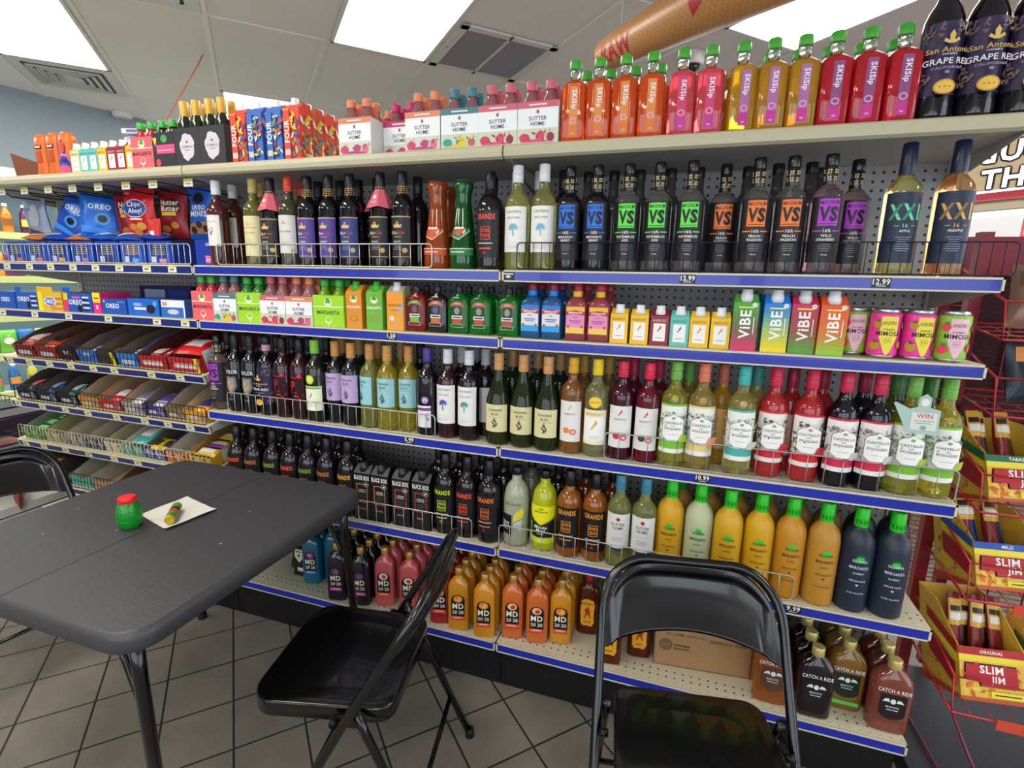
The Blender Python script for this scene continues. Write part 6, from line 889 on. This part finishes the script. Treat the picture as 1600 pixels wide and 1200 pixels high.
# ================================================================== the room
def floor_mat():
    m = bpy.data.materials.new('floor_tile'); m.use_nodes = True; nt, N, b = nodes(m)
    tc = N('ShaderNodeTexCoord'); sx = N('ShaderNodeSeparateXYZ'); nt.links.new(tc.outputs['Object'], sx.inputs[0]); th = math.radians(46.48); s = .2103; ox, oy = -1.1541, -.7279
    X = mth(nt, 'SUBTRACT', sx.outputs['X'], ox); Y = mth(nt, 'SUBTRACT', sx.outputs['Y'], oy)
    a = mth(nt, 'ADD', mth(nt, 'MULTIPLY', X, math.cos(th)), mth(nt, 'MULTIPLY', Y, math.sin(th))); c = mth(nt, 'SUBTRACT', mth(nt, 'MULTIPLY', X, math.sin(th)), mth(nt, 'MULTIPLY', Y, math.cos(th)))
    da = mth(nt, 'PINGPONG', a, s/2); dc = mth(nt, 'PINGPONG', c, s/2); d = mth(nt, 'MINIMUM', da, dc)
    g = N('ShaderNodeMapRange'); g.inputs['From Min'].default_value = .0022; g.inputs['From Max'].default_value = .0040; nt.links.new(d, g.inputs[0])
    ia = mth(nt, 'FLOOR', mth(nt, 'DIVIDE', a, s)); ic = mth(nt, 'FLOOR', mth(nt, 'DIVIDE', c, s)); cb = N('ShaderNodeCombineXYZ'); nt.links.new(ia, cb.inputs[0]); nt.links.new(ic, cb.inputs[1]); wn = N('ShaderNodeTexWhiteNoise'); nt.links.new(cb.outputs[0], wn.inputs['Vector'])
    nz = N('ShaderNodeTexNoise'); nz.inputs['Scale'].default_value = 9; nz.inputs['Detail'].default_value = 6; nt.links.new(tc.outputs['Object'], nz.inputs['Vector']); n2 = N('ShaderNodeTexNoise'); n2.inputs['Scale'].default_value = 160; nt.links.new(tc.outputs['Object'], n2.inputs['Vector'])
    t = mixc(nt, nz.outputs['Fac'], lin('#6c665c'), lin('#9a9284')); t = mixc(nt, mth(nt, 'MULTIPLY', n2.outputs['Fac'], .55), t, lin('#3b3733')); t = mixc(nt, mth(nt, 'MULTIPLY', wn.outputs['Value'], .25), t, lin('#8a8276'))
    nt.links.new(mixc(nt, g.outputs[0], lin('#1f1a16'), t), b.inputs['Base Color']); b.inputs['Roughness'].default_value = .55
    bp = N('ShaderNodeBump'); bp.inputs['Strength'].default_value = .5; bp.inputs['Distance'].default_value = .003; nt.links.new(mth(nt, 'ADD', g.outputs[0], mth(nt, 'MULTIPLY', n2.outputs['Fac'], .12)), bp.inputs['Height']); nt.links.new(bp.outputs[0], b.inputs['Normal'])
    return m
struct(MB().box(-6.5, -4.6, -.05, 5.2, 5.2, 0, floor_mat()).build('floor'))
CZ = 2.80
def ceil_mat():
    m = bpy.data.materials.new('ceiling_tile'); m.use_nodes = True; nt, N, b = nodes(m); tc = N('ShaderNodeTexCoord'); nz = N('ShaderNodeTexNoise'); nz.inputs['Scale'].default_value = 2.2; nz.inputs['Detail'].default_value = 4
    nt.links.new(tc.outputs['Object'], nz.inputs['Vector']); nt.links.new(mixc(nt, nz.outputs['Fac'], lin('#d6d1cc'), lin('#e0dcd8')), b.inputs['Base Color']); b.inputs['Roughness'].default_value = .8; return m
struct(MB().box(-6.5, -4.6, CZ, 5.2, 5.2, CZ+.05, ceil_mat()).build('ceiling'))
ORG = Vector((-1.144, 1.063)); PV = Vector((1, 1))/2**.5; QV = Vector((-1, 1))/2**.5; T_ = .61
def grid(p, q): v = ORG+PV*(p*T_)+QV*(q*T_); return (v.x, v.y)
RM = lambda x, y, z: Matrix.Translation((x, y, z)) @ Matrix.Rotation(PI/4, 4, 'Z')
mb = MB(); tm = mat('#dcd8d2', .5)
for p in range(-9, 9): x, y = grid(p, 0); mb.box(-.0125, -6, -.006, .0125, 6, 0, tm, RM(x, y, CZ))
for p in range(-9, 9):
    for q in range(-9, 9):
        if q % 2 == 0: x, y = grid(p+.5, q); mb.box(-.2925, -.0125, -.005, .2925, .0125, 0, tm, RM(x, y, CZ))
xs = [v for v in mb.v]; 
keep = [i for i, f in enumerate(mb.f) if all(-6.5 < mb.v[j][0] < 5.2 and -4.6 < mb.v[j][1] < 5.2 for j in f) or i < 18*6]
mb.f = [mb.f[i] for i in keep]; mb.m = [mb.m[i] for i in keep]; mb.sm = [mb.sm[i] for i in keep]
struct(mb.build('trim_1'))
def troffer(p, q, lab, power=1):
    x, y = grid(p+.5, q+1); r = empty('ceiling_light', (x, y, CZ), PI/4); w, l = .285, .59; fm = mat('#d8d6d0', .4); mb = MB()
    for a in ((-w, -l, w, -l+.018), (-w, l-.018, w, l), (-w, -l, -w+.018, l), (w-.018, -l, w, l)): mb.box(a[0], a[1], -.014, a[2], a[3], -.001, fm)
    mb.build('light_frame', r)
    MB().box(-w+.018, -l+.018, -.006, w-.018, l-.018, -.002, mat('#fff6e8' if power < 2 else '#e8f4ff', .5, 0, 0, LAMP*power)).build('diffuser', r)
    tag(r, lab, 'ceiling light', 'ceiling troffer lights')
troffer(-1, -2, 'large ceiling light panel at top centre'); troffer(-2, 2, 'bluish ceiling light behind the gold bottle tops'); troffer(-4, 0, 'ceiling light panel at the top left corner'); troffer(2, -4, 'ceiling light panel above the red bottles at right')
for p_, q_, l_ in ((-4, -4, 'added unseen ceiling light over the table'), (-4, -8, 'added unseen ceiling light behind the viewer'), (-7, -4, 'added unseen ceiling light far left of the aisle'), (2, -8, 'added unseen ceiling light over the window corner'), (-7, 0, 'added unseen ceiling light near the cooler')): troffer(p_, q_, l_)  # extra panels out of view, added to brighten the aisle
def vent():
    x, y = grid(.5, -.5); r = empty('air_vent', (x, y, CZ), PI/4); fm = mat('#cfcac4', .45); mb = MB(); w = .30
    for a in ((-w, -w, w, -w+.045), (-w, w-.045, w, w), (-w, -w, -w+.045, w), (w-.045, -w, w, w), (-.008, -w, .008, w)): mb.box(a[0], a[1], -.016, a[2], a[3], -.004, fm)
    mb.build('vent_frame', r); MB().box(-w+.03, -w+.03, -.003, w-.03, w-.03, -.001, mat('#2a282a', .8)).build('vent_backing', r)
    mb = MB()
    for i in range(26): yy = -w+.055+i*.0196; mb.add([(-w+.04, yy, -.004), (w-.04, yy, -.004), (w-.04, yy+.011, -.014), (-w+.04, yy+.011, -.014)], [(0, 1, 2, 3)], mat('#8f8a90', .4, .3))
    mb.build('vent_louvres', r)
    for sx, sy in ((-1, 0), (1, 0), (0, -1), (0, 1)): MB().loft([(-.0175, .004), (-.016, .005)], mat('#77736f', .4, .5), 10).build('screw', r, (sx*(w-.02), sy*(w-.02), 0))
    tag(r, 'large square return air grille beside the centre light', 'air vent')
vent()
def diffuser(p, q, lab, s=.29):
    x, y = grid(p, q); r = empty('air_diffuser', (x, y, CZ), PI/4); fm = mat('#c8c6c2', .45); dk = mat('#4a4848', .7)
    MB().box(-s, -s, -.006, s, s, -.001, fm).build('diffuser_plate', r)
    for k, a in enumerate((.22, .175, .13, .085)):
        mb = MB()
        for x0, y0, x1, y1 in ((-a, -a, a, -a+.016), (-a, a-.016, a, a), (-a, -a, -a+.016, a), (a-.016, -a, a, a)): mb.box(x0, y0, -.0085, x1, y1, -.006, dk)
        for x0, y0, x1, y1 in ((-a+.016, -a+.016, a-.016, -a+.026), (-a+.016, a-.026, a-.016, a-.016), (-a+.016, -a+.016, -a+.026, a-.016), (a-.026, -a+.016, a-.016, a-.016)): mb.box(x0, y0, -.018, x1, y1, -.006, fm)
        mb.build('diffuser_ring', r)
    tag(r, lab, 'air diffuser', 'ceiling air diffusers')
diffuser(-3.5, 2.5, 'square ringed air diffuser next to the left light'); diffuser(-2.5, -.5, 'air diffuser cut off by the photo top edge')
r = empty('smoke_detector', (-4.19, 1.30, CZ)); MB().loft([(-.045, .055), (-.04, .07), (-.012, .075), (0, .075)], mat('#d8d8d4', .4), 24).build('detector_body', r); MB().loft([(-.05, .02), (-.045, .03)], mat('#b8b8b4', .4), 16).build('sensor_cap', r); tag(r, 'round white smoke detector by the left wall', 'smoke detector')
r = empty('dome_camera', (.46, 1.36, CZ)); MB().loft([(-.07, .055), (-.062, .062), (-.01, .066), (0, .066)], mat('#d0d0d0', .35), 24).build('camera_housing', r)
MB().loft([(-.11, .008), (-.105, .022), (-.092, .036), (-.07, .044)], dark('#16161c'), 20).build('camera_dome', r); tag(r, 'white dome security camera on the ceiling', 'security camera')
tag(MB().tube([(-2.452, .577, 2.795), (-2.42, .50, 2.70), (-2.26, .10, 2.25), (-2.08, -.33, 1.845)], .0035, mat('#c8604a', .7), 6).build('ceiling_string'), 'thin orange string hanging from the ceiling', 'string')
def cone():
    a, b = Vector((.068, .505, 2.50)), Vector((.068, .505, 2.50))+(Vector((.585, .045, 2.49))-Vector((.068, .505, 2.50)))*1.9; d = (b-a); L = d.length; d.normalize()
    q = d.to_track_quat('Z', 'X').to_matrix().to_4x4(); r = empty('inflatable_cone', (0, 0, 0)); r.matrix_world = Matrix.Translation(a) @ q
    m = bpy.data.materials.new('kraft'); m.use_nodes = True; nt, N, bs = nodes(m); tc = N('ShaderNodeTexCoord'); sp = N('ShaderNodeSeparateXYZ'); nt.links.new(tc.outputs['Object'], sp.inputs[0])
    u = mth(nt, 'ARCTAN2', sp.outputs['Y'], sp.outputs['X']); u = mth(nt, 'MULTIPLY', u, .09)
    f = mth(nt, 'MAXIMUM', mth(nt, 'GREATER_THAN', mth(nt, 'PINGPONG', mth(nt, 'ADD', u, sp.outputs['Z']), .014), .0128), mth(nt, 'GREATER_THAN', mth(nt, 'PINGPONG', mth(nt, 'SUBTRACT', sp.outputs['Z'], u), .014), .0128))
    nt.links.new(mixc(nt, mth(nt, 'MULTIPLY', f, .5), lin('#b07a45'), lin('#cfa878')), bs.inputs['Base Color']); bs.inputs['Roughness'].default_value = .35
    MB().loft([(-.012, .035), (0, .055), (.02, .064), (.12, .074), (L*.5, .105), (L, .14)], m, 36).build('cone_body', r)
    MB().loft([(-.0125, .034), (-.011, .036)], mat('#d8c39a', .6), 24).build('tip_end', r)
    cv = (q.inverted() @ (CAM_POS-a).to_4d()).to_3d() if 0 else q.to_3x3().inverted() @ (CAM_POS-a); ph = math.atan2(cv.y, cv.x)
    up = q.to_3x3().inverted() @ Vector((0, 0, 1)); 
    rf = lambda z: .064+.1*max(0, z-.02)+.0012 if z < .12 else .074+(z-.12)*(.031)/(L*.5-.12)+.0012
    sg = 1 if (math.cos(ph)*up.y-math.sin(ph)*up.x) > 0 else -1
    def fm(x, z, k):
        an = ph+sg*(z/rf(x)); return ((rf(x)+k)*math.cos(an), (rf(x)+k)*math.sin(an), x)
    els = [('T', 'RAW', .165, .008, .078, .20, '#a8203a')]
    decal(MB(), els, fm, .012, .4, .012).build('lettering', r); decal(MB(), [('P', [(.6, .03), (.65, .05), (.66, .01), (.61, -.02)], '#a8203a')], fm, .012, .4, .012).build('red_mark', r)
    for t in (.12, L-.08):
        p = q.to_3x3() @ Vector((0, 0, t))+a; w_ = MB().tube([(0, 0, 0), (0, 0, CZ-p.z-.05)], .0012, mat('#d8d8d8', .4), 5).build('hanging_line', None); w_.parent = r; w_.matrix_parent_inverse = r.matrix_world.inverted(); w_.location = (p.x, p.y, p.z+.05)
    tag(r, 'kraft paper coloured inflatable cone reading RAW, hung from ceiling', 'inflatable')
cone()
WALLM = mat('#8e9aa3', .75)
def wall_seg(name, a, b, z0, z1, t, m, off=1):
    """vertical slab from a to b, thickness t to its left"""
    a = Vector(a); b = Vector(b); d = (b-a).normalized(); n = Vector((-d.y, d.x))*t*off; vs = [(p.x, p.y, z) for p in (a, b, b+n, a+n) for z in (z0, z1)]
    o = MB().add(vs, [(0, 2, 3, 1), (2, 4, 5, 3), (4, 6, 7, 5), (6, 0, 1, 7), (0, 6, 4, 2), (1, 3, 5, 7)], m).build(name); return struct(o)
wd_ = Vector((.214, .977)); w0 = Vector((-4.431, .583))
wall_seg('wall_left', (w0-wd_*5.2)[:], (w0+wd_*4.6)[:], 0, CZ, .1, WALLM)
wall_seg('wall_back', (-3.6, 5.1), (-.2, 5.1), 0, CZ, .1, mat('#a8aaac', .75))
WF = mat('#c4c2be', .75)
wall_seg('wall_front', (-5.6, -4.4), (5.1, -4.4), 0, .8, .1, WF, -1); wall_seg('wall_front_header', (-5.6, -4.4), (5.1, -4.4), 2.35, CZ, .1, WF, -1)
for a_, b_ in ((-5.6, -2.6), (-.9, -.7), (1.0, 1.2), (2.9, 5.1)): wall_seg('wall_front_pier', (a_, -4.4), (b_, -4.4), .8, 2.35, .1, WF, -1)  # gaps between piers are added openings, out of view, letting daylight onto the shelves
# window wall runs at 45 degrees behind the right end
WA, WD = Vector((2.03, 1.66)), Vector((1, -1))/2**.5
def wp(s, z, off=0): n = Vector((1, 1))/2**.5; p = WA+WD*s+n*off; return (p.x, p.y, z)
WM = Matrix.Translation((WA.x, WA.y, 0)) @ Matrix.Rotation(-PI/4, 4, 'Z')     # local x along wall, -y into the room
struct(MB().box(-4.8, 0, 0, 4.3, .12, .35, mat('#8a8278', .7), WM).build('wall_right'))
struct(MB().box(-4.8, 0, 2.55, 4.3, .12, CZ, mat('#a89e90', .7), WM).build('wall_right_header'))
FR = mat('#a01c34', .4, 0, 0, 0, .2)
mb = MB()
for x in (-4.8, -3.3, -1.8, -.35, 1.35, 2.85, 4.25): mb.box(x-.03, -.03, .35, x+.03, .09, 2.55, FR, WM)
mb.box(-4.8, -.035, 1.945, 4.3, .09, 1.99, FR, WM).box(-4.8, -.03, .35, 4.3, .09, .42, FR, WM); struct(mb.build('window_1'))
def pane_mat():
    m = bpy.data.materials.new('window_pane'); m.use_nodes = True; nt, N, b = nodes(m); t = N('ShaderNodeBsdfTransparent'); g = N('ShaderNodeBsdfGlossy'); g.inputs['Roughness'].default_value = .02; x = N('ShaderNodeMixShader'); x.inputs[0].default_value = .07
    nt.links.new(t.outputs[0], x.inputs[1]); nt.links.new(g.outputs[0], x.inputs[2]); nt.links.new(x.outputs[0], nt.nodes['Material Output'].inputs['Surface']); return m
PANE = pane_mat()
mb = MB(); mb.box(-4.8, .03, .42, 4.3, .036, 1.945, PANE, WM).box(-4.8, .03, 1.99, 4.3, .036, 2.55, PANE, WM); struct(mb.build('window_2'))
struct(MB().box(-4.8, -.02, 1.895, 4.3, .03, 1.944, mat('#b0a692', .6), WM).build('trim_2'))
# back-to-front window lettering sign, letters given a glow for the day behind it
def sign():
    r = empty('window_sign', (0, 0, 0)); r.matrix_world = WM; m_b = mat('#8f8f8c', .5)
    x0 = -.03; pl = MB().add([(x0, -.012, 2.005), (1.25, -.012, 2.005), (1.25, -.012, 2.54), (.42, -.012, 2.54), (x0, -.012, 2.22)], [(0, 1, 2, 3, 4)], mat('#b9a284', .6)); pl.build('sign_board', r)
    def mir(x, z, k): return (x, -.013-k, z)
    def tx(s, cx, z, h, w): 
        n = len(s); out = []
        for dx, dz, g in [(0, 0, 1.0)]: pass
        return [('T', s, -cx, z, h, w, mat('#eef6ff', .5, 0, 0, 1.6))]
    mb = MB(); K_ = mat('#25232c', .5)
    for s, cx, z, h, w in (('BUD', .175, 2.205, .105, .33), ('LIGHT', .285, 2.065, .105, .54)):
        for dx, dz in ((.010, 0), (-.010, 0), (0, .010), (0, -.010), (.007, .007), (-.007, .007), (.007, -.007), (-.007, -.007)):
            decal(mb, [('T', s, -(cx+dx), z+dz, h, w, K_)], lambda x, z, k: (-x, -.014-k, z))
        decal(mb, [('T', s, -cx, z, h, w, mat('#eef6ff', .5, 0, 0, 1.4))], lambda x, z, k: (-x, -.0165-k, z))
    mb.build('mirrored_lettering', r)
    tag(r, 'mirror-image lettering sign in the window above red bar', 'sign')
sign()
def poster():
    mb = MB().box(.05, -.02, 1.48, .62, -.016, 1.86, mat('#e6eaf2', .5), Matrix()); decal(mb, [('R', .30, 1.72, .60, 1.84, '#d85a68'), ('T', 'M', .34, 1.78, .06, .06, '#f0c8cc'), ('R', .40, 1.76, .56, 1.80, '#e89aa2'), ('R', .44, 1.60, .60, 1.64, '#4a5a9a')], flat(-.02))
    o = mb.build('window_poster'); o.matrix_world = WM; tag(o, 'white poster with red block in the window', 'poster')
poster()
# outside: pavement, a pale car park and sky
struct(MB().box(-14, .2, -.06, 14, 22, -.02, mat('#a8a8a6', .8), WM).build('trim_3'))
o = MB().box(-3.2, 6, 0, 1.6, 8, .75, mat('#c9ccd2', .3, .2), WM); o.box(-2.4, 6.15, .75, .7, 7.85, 1.35, mat('#3a444e', .1), WM)
o = o.build('parked_car'); tag(o, 'pale car parked outside the window', 'car')

# ================================================================== red wire rack of meat snacks
RW = mat('#7a1424', .35, 0, 0, 0, .3); RL = mat('#b02028', .35, 0, 0, 0, .3)
def rack():
    r = empty('wire_rack', (0, 0, 0)); x0, x1 = 1.33, 2.02
    mb = MB()
    for x, y in ((x0, -.12), (x0, -.30), (x1, -.12), (x1, -.30), (1.50, -.06)): mb.box(x-.016, y-.016, .0705, x+.016, y+.016, 1.62, RW)
    mb.box(x0-.016, -.14, 1.50, x1+.016, -.11, 1.62, RW); mb.build('rack_post', r)
    mb = MB()
    for i in range(70): z = .30+i*.0172; mb.tube([(x0, -.10, z), (x1, -.10, z)], .0018, RW, 4)
    for i in range(8): x = x0+(x1-x0)*i/7; mb.tube([(x, -.10, .28), (x, -.10, 1.5)], .0025, RW, 5)
    mb.build('back_grid', r); MB().box(x0+.02, -.094, 1.02, x1, -.088, 1.5, mat('#2c0a18', .5)).build('back_sheet', r)
    mb = MB()
    for i in range(34): z = .42+i*.033; mb.tube([(x0, -.12, z), (x0, -.30, z-.002)], .0018, RW, 4)
    mb.build('side_grid', r)
    for (z, y, h) in ((.30, -.60, .16), (.625, -.56, .14), (.87, -.53, .13), (1.13, -.50, .13), (1.33, -.47, .12)):
        mb = MB(); t = .0035
        mb.tube([(x0, -.12, z+.22), (x0, y-.0, z+.10), (x0, y-.02, z), (x1, y-.02, z), (x1, y, z+.10), (x1, -.12, z+.22)], t, RL, 7)
        mb.tube([(x0, -.28, z+.03), (x0, y-.02, z)], t, RL, 6).tube([(x1, -.28, z+.03), (x1, y-.02, z)], t, RL, 6).tube([(x0, -.28, z+.03), (x1, -.28, z+.03)], t, RL, 6)
        mb.tube([(x0, y+.0, z+.10), (x1, y+.0, z+.10)], t*.8, RL, 6)
        for i in range(1, 14): x = x0+(x1-x0)*i/14; mb.tube([(x, -.28, z+.03), (x, y-.02, z)], .0018, RL, 4)
        for i in range(1, 4): yy = -.28+(y+.26)*i/4; mb.tube([(x0, yy, z+.03-.03*i/4), (x1, yy, z+.03-.03*i/4)], .0018, RL, 4)
        mb.build('basket', r)
        MB().box(x0+.10, y-.028, z-.018, x1, y-.024, z+.012, mat('#d8503a', .35, 0, .1)).build('label_rail', r)
    mb = MB(); mb.tube([(x0+.01, -.58, .30), (x0+.07, -.60, .16), (x0+.10, -.70, .076)], .004, RW, 6).tube([(x0, -.12, .076), (x0+.02, -.64, .076), (x1, -.64, .076)], .004, RW, 6); mb.build('rack_foot', r)
    tag(r, 'red wire snack rack at the right edge', 'display rack')
rack()
for i, (z, y) in enumerate(((.300, -.6305), (.87, -.5605), (.625, -.5905))):
    mb = MB().box(0, 0, -.012, .055, .001, .010, mat('#e2e0d8', .4)); decal(mb, [('R', .0, .002, .055, .010, '#d8cc30'), ('R', .008, -.008, .035, -.001, '#3a3a40')], flat(0)); o = mb.build('price_tag', None, (1.49, y, z-.003)); tag(o, ['price tag on the lowest rack rail', 'price tag on the upper rack rail', 'price tag on the middle rack rail'][i], 'price tag', 'price tags on the red rack')
def jerky_box(x, y, z, w, d, h, band, word, lab, n, rz=0, sticks='#3a1418'):
    r = empty('display_box', (x, y, z), rz, -.36); ye = mat('#dfb440', .4); mb = MB(); t = .002
    mb.box(0, 0, 0, w, t, h*.62, ye).box(0, d-t, 0, w, d, h*1.25, ye).box(0, 0, 0, w, d, t, ye)
    for xx in (0, w-t): mb.add([(xx, 0, 0), (xx, d, 0), (xx, d, h*1.25), (xx, d*.5, h*1.1), (xx, 0, h*.62), (xx+t, 0, 0), (xx+t, d, 0), (xx+t, d, h*1.25), (xx+t, d*.5, h*1.1), (xx+t, 0, h*.62)], [(0, 1, 2, 3, 4), (5, 9, 8, 7, 6), (0, 4, 9, 5), (4, 3, 8, 9), (3, 2, 7, 8)], ye)
    F = [('R', 0, h*.53, w, h*.62, band), ('R', 0, h*.46, w, h*.53, '#e8d430'), ('T', word, w*.5, h*.575, .009, w*.8, '#f0ece0'), ('P', [(w*.06, h*.24), (w*.08, h*.44), (w*.86, h*.44), (w*.88, h*.17), (w*.3, h*.17), (w*.28, h*.24)], '#2a1a18'), ('P', [(w*.07, h*.25), (w*.09, h*.43), (w*.85, h*.43), (w*.87, h*.18), (w*.31, h*.18), (w*.29, h*.25)], '#b01820'), ('T', 'SLIM', w*.47, h*.375, .021, w*.7, '#f2f0ec'), ('T', 'JIM', w*.56, h*.255, .023, w*.56, '#f2f0ec'), ('R', w*.45, h*.06, w*.95, h*.13, '#e8d430'), ('R', w*.5, h*.085, w*.9, h*.1, '#2a2a20'), ('R', 0, 0, w, h*.04, '#b8481f')]
    F[4:4] = leaves(.01, .012, w-.01, h*.42, 26, ['#d86a1f', '#e8c84a', '#c8481f'], .012, n)
    decal(mb, F, flat(0))
    S = leaves(.01, .02, d-.02, h*.9, 30, ['#d8801f', '#e8cc5a', '#c8581f'], .012, n+2)+[('P', [(0, h*.53), (d*.75, h*.85), (d*.75, h*.98), (0, h*.64)][::1], band), ('P', [(0, h*.42), (d*.75, h*.74), (d*.75, h*.84), (0, h*.52)], '#e8d430'), ('P', [(.01, h*.12), (d*.72, h*.42), (d*.72, h*.70), (.01, h*.40)], '#a81820'), ('P', [(.0, 0), (d, 0), (d, h*.10), (.0, h*.05)], '#b8401f')]
    decal(mb, S, lambda x_, z_, k: (-k, x_, z_))
    decal(mb, [('T', 'SLIM', 0, .016, .024, .085, '#f2f0ec', 0), ('T', 'JIM', .004, -.012, .026, .07, '#f2f0ec', 0)], lambda x_, z_, k: (-.001-k, d*.38-x_*.93, h*.41-x_*.38*-1*-1+z_) if 0 else (-.001-k, d*.38-x_*.93, h*.41+z_-x_*.38))
    mb.build('box_walls', r, None)
    tag(r, lab, 'snack display box', 'yellow meat snack boxes on the red rack')
    rr_ = random.Random(n)
    for i in range(n):
        c = ['#7a1c20', sticks][i % 2]; b = bag('snack_stick', .038, .25, .022, c, [('R', -.017, .16, .017, .235, '#d8a840'), ('R', -.014, .20, .014, .215, '#2a2020'), ('R', -.014, .175, .014, .195, '#e8e4d8'), ('R', -.015, .03, .015, .05, '#e0d8c8')], seed=90+i)
        px = .02+(w-.04)*(i+.5)/n; p = Matrix.Translation((x, y, z)) @ Matrix.Rotation(rz, 4, 'Z') @ Matrix.Rotation(-.36, 4, 'X') @ Vector((px, d*.40+.02*(i % 2), .02)); b.location = p; b.rotation_euler = (-.42, rr_.uniform(-.15, .15), rz); tag(b, f'wrapped meat stick, {ORD[i+1]} from left, in the {lab.split(" box")[0]} box', 'snack stick', 'meat sticks in the rack boxes')
jerky_box(1.355, -.60, .335, .165, .17, .225, '#b01a22', 'ORIGINAL', 'lowest red-banded yellow box on the rack', 5, .15)
jerky_box(1.545, -.60, .335, .18, .17, .20, '#3a5a2a', 'MONSTER', 'green-banded yellow box beside the lowest red-banded one', 4, 0, '#b8c0c8')
jerky_box(1.355, -.56, .655, .165, .17, .20, '#1f52a8', 'MILD', 'middle blue-banded yellow box on the rack', 4, .15, '#1c3a7a')
jerky_box(1.355, -.53, .90, .165, .17, .20, '#1a6a4a', 'TABASCO', 'upper green-banded yellow box on the rack', 4, .15, '#4a3a3c')
for i, (x, z, c, e, l) in enumerate(((1.44, 1.16, '#1c2434', '#d88a4a', 'dark blue jerky bag with orange top on rack'), (1.58, 1.15, '#20222c', '#c8ccd2', 'black jerky bag second on the rack'), (1.72, 1.16, '#2a1a2c', '#d8a040', 'dark purple jerky bag third on the rack'), (1.42, 1.36, '#8a6a58', '#5a4a42', 'brown snack bag high on the rack'), (1.56, 1.36, '#c8a87a', '#8a2a2a', 'tan snack bag high on the rack'), (1.72, 1.36, '#a83a3a', '#e0c050', 'red snack bag high on the rack'))):
    b = bag('jerky_bag', .13, .17, .05, c, [('R', -.05, .11, .05, .15, e), ('E', 0, .06, .03, .025, e)], seed=110+i); b.location = (x, -.44, z); b.rotation_euler = (-.2, 0, .25*(-1)**i); tag(b, l, 'snack bag', 'bags in the upper rack baskets')
r = empty('low_platform', (0, 0, 0)); MB().box(1.27, -.72, 0, 2.3, -.10, .07, mat('#1c1c22', .45)).build('platform_top', r); tag(r, 'low black platform under the red rack', 'platform')
tag(MB().box(1.42, -.90, 0, 2.2, -.725, .05, mat('#b08a58', .6)).build('wooden_board'), 'pale wooden board at the bottom right corner', 'board')

# ================================================================== open cooler along the left
def cooler():
    r = empty('open_cooler', (-4.42, 1.35, 0), PI/2+math.atan2(.977, .214)-PI/2-PI/2+PI/2)
    r.rotation_euler = (0, 0, math.atan2(.977, .214)); W, D = 3.6, .62     # local x along the wall, -y into the room
    wh = mat('#c8d0d0', .4); dk_ = mat('#14141a', .5); mb = MB()
    mb.box(-W/2, -.04, 0, W/2, 0, 2.1, wh).box(-W/2, -D, 0, W/2, 0, .35, dk_).box(-W/2, -D, 2.0, W/2, 0, 2.15, wh).box(-W/2, -D, 0, -W/2+.04, 0, 2.1, wh).box(W/2-.04, -D, 0, W/2, 0, 2.1, wh); mb.build('cooler_case', r)
    for z in (.55, .83, 1.11, 1.39, 1.70): 
        MB().box(-W/2+.04, -D+.10, z, W/2-.04, -.05, z+.015, mat('#dfe4e2', .4)).box(-W/2+.04, -D+.095, z-.03, W/2-.04, -D+.10, z+.018, mat('#c9d48a', .5)).build('cooler_shelf', r)
        MB().box(-W/2+.06, -D+.11, z-.028, W/2-.06, -D+.135, z-.012, mat('#e8fff8', .5, 0, 0, 5)).build('light_tube', r)
    MB().box(-W/2+.06, -D+.02, 1.975, W/2-.06, -D+.06, 1.99, mat('#e8fff8', .5, 0, 0, 7)).build('light_tube', r)
    tag(r, 'bright open cooler case seen beyond the left end', 'cooler')
    M = Matrix.Translation(r.location) @ Matrix.Rotation(r.rotation_euler[2], 4, 'Z'); rr_ = random.Random(4); cols = [('#c8e0d8', 'mint'), ('#8a4a2a', 'brown'), ('#6ab03a', 'lime'), ('#d86a5a', 'coral'), ('#e0902a', 'orange'), ('#2a6ab0', 'blue'), ('#6a2a5a', 'plum'), ('#d8c84a', 'yellow')]
    lv = ['lowest', 'second', 'third', 'fourth', 'top']
    for j, z in enumerate((.55, .83, 1.11, 1.39, 1.70)):
        for i in range(24):
            c, cn = cols[(i*3+j*5+rr_.randint(0, 1)) % 8]; x = -1.45+i*.105
            if j in (0, 4): o = bottle('soda_bottle', [(0, .03), (.005, .034), (.10, .034), (.14, .03), (.17, .016), (.19, .013)], mat(c, .15, 0, .3), [('cap', sleeve(.185, .205, .0155, 0), mat('#e0e0e0', .4))], [('label', [('R', -.036, .05, .036, .10, cols[(i+j) % 8][0])], cyl(.0342), .012)], 14) if (j, cn) not in CB else copy_tree(CB[(j, cn)])
            else: o = bag('snack_bag', .11, .17, .05, c, [('E', 0, .09, .03, .025, '#e8e4dc')], seed=i) if (j, cn) not in CB else copy_tree(CB[(j, cn)])
            CB.setdefault((j, cn), o); o.location = M @ Vector((x, -D+.18, z+.0155)); o.rotation_euler = (0, 0, r.rotation_euler[2])
            tag(o, f'{cn} {"bottle" if j in (0, 4) else "bag"} on {lv[j]} cooler shelf, {ORD[i+1]} from its near end', 'bottle' if j in (0, 4) else 'snack bag', 'stock in the open cooler')
CB = {}
cooler()
flush_labels()
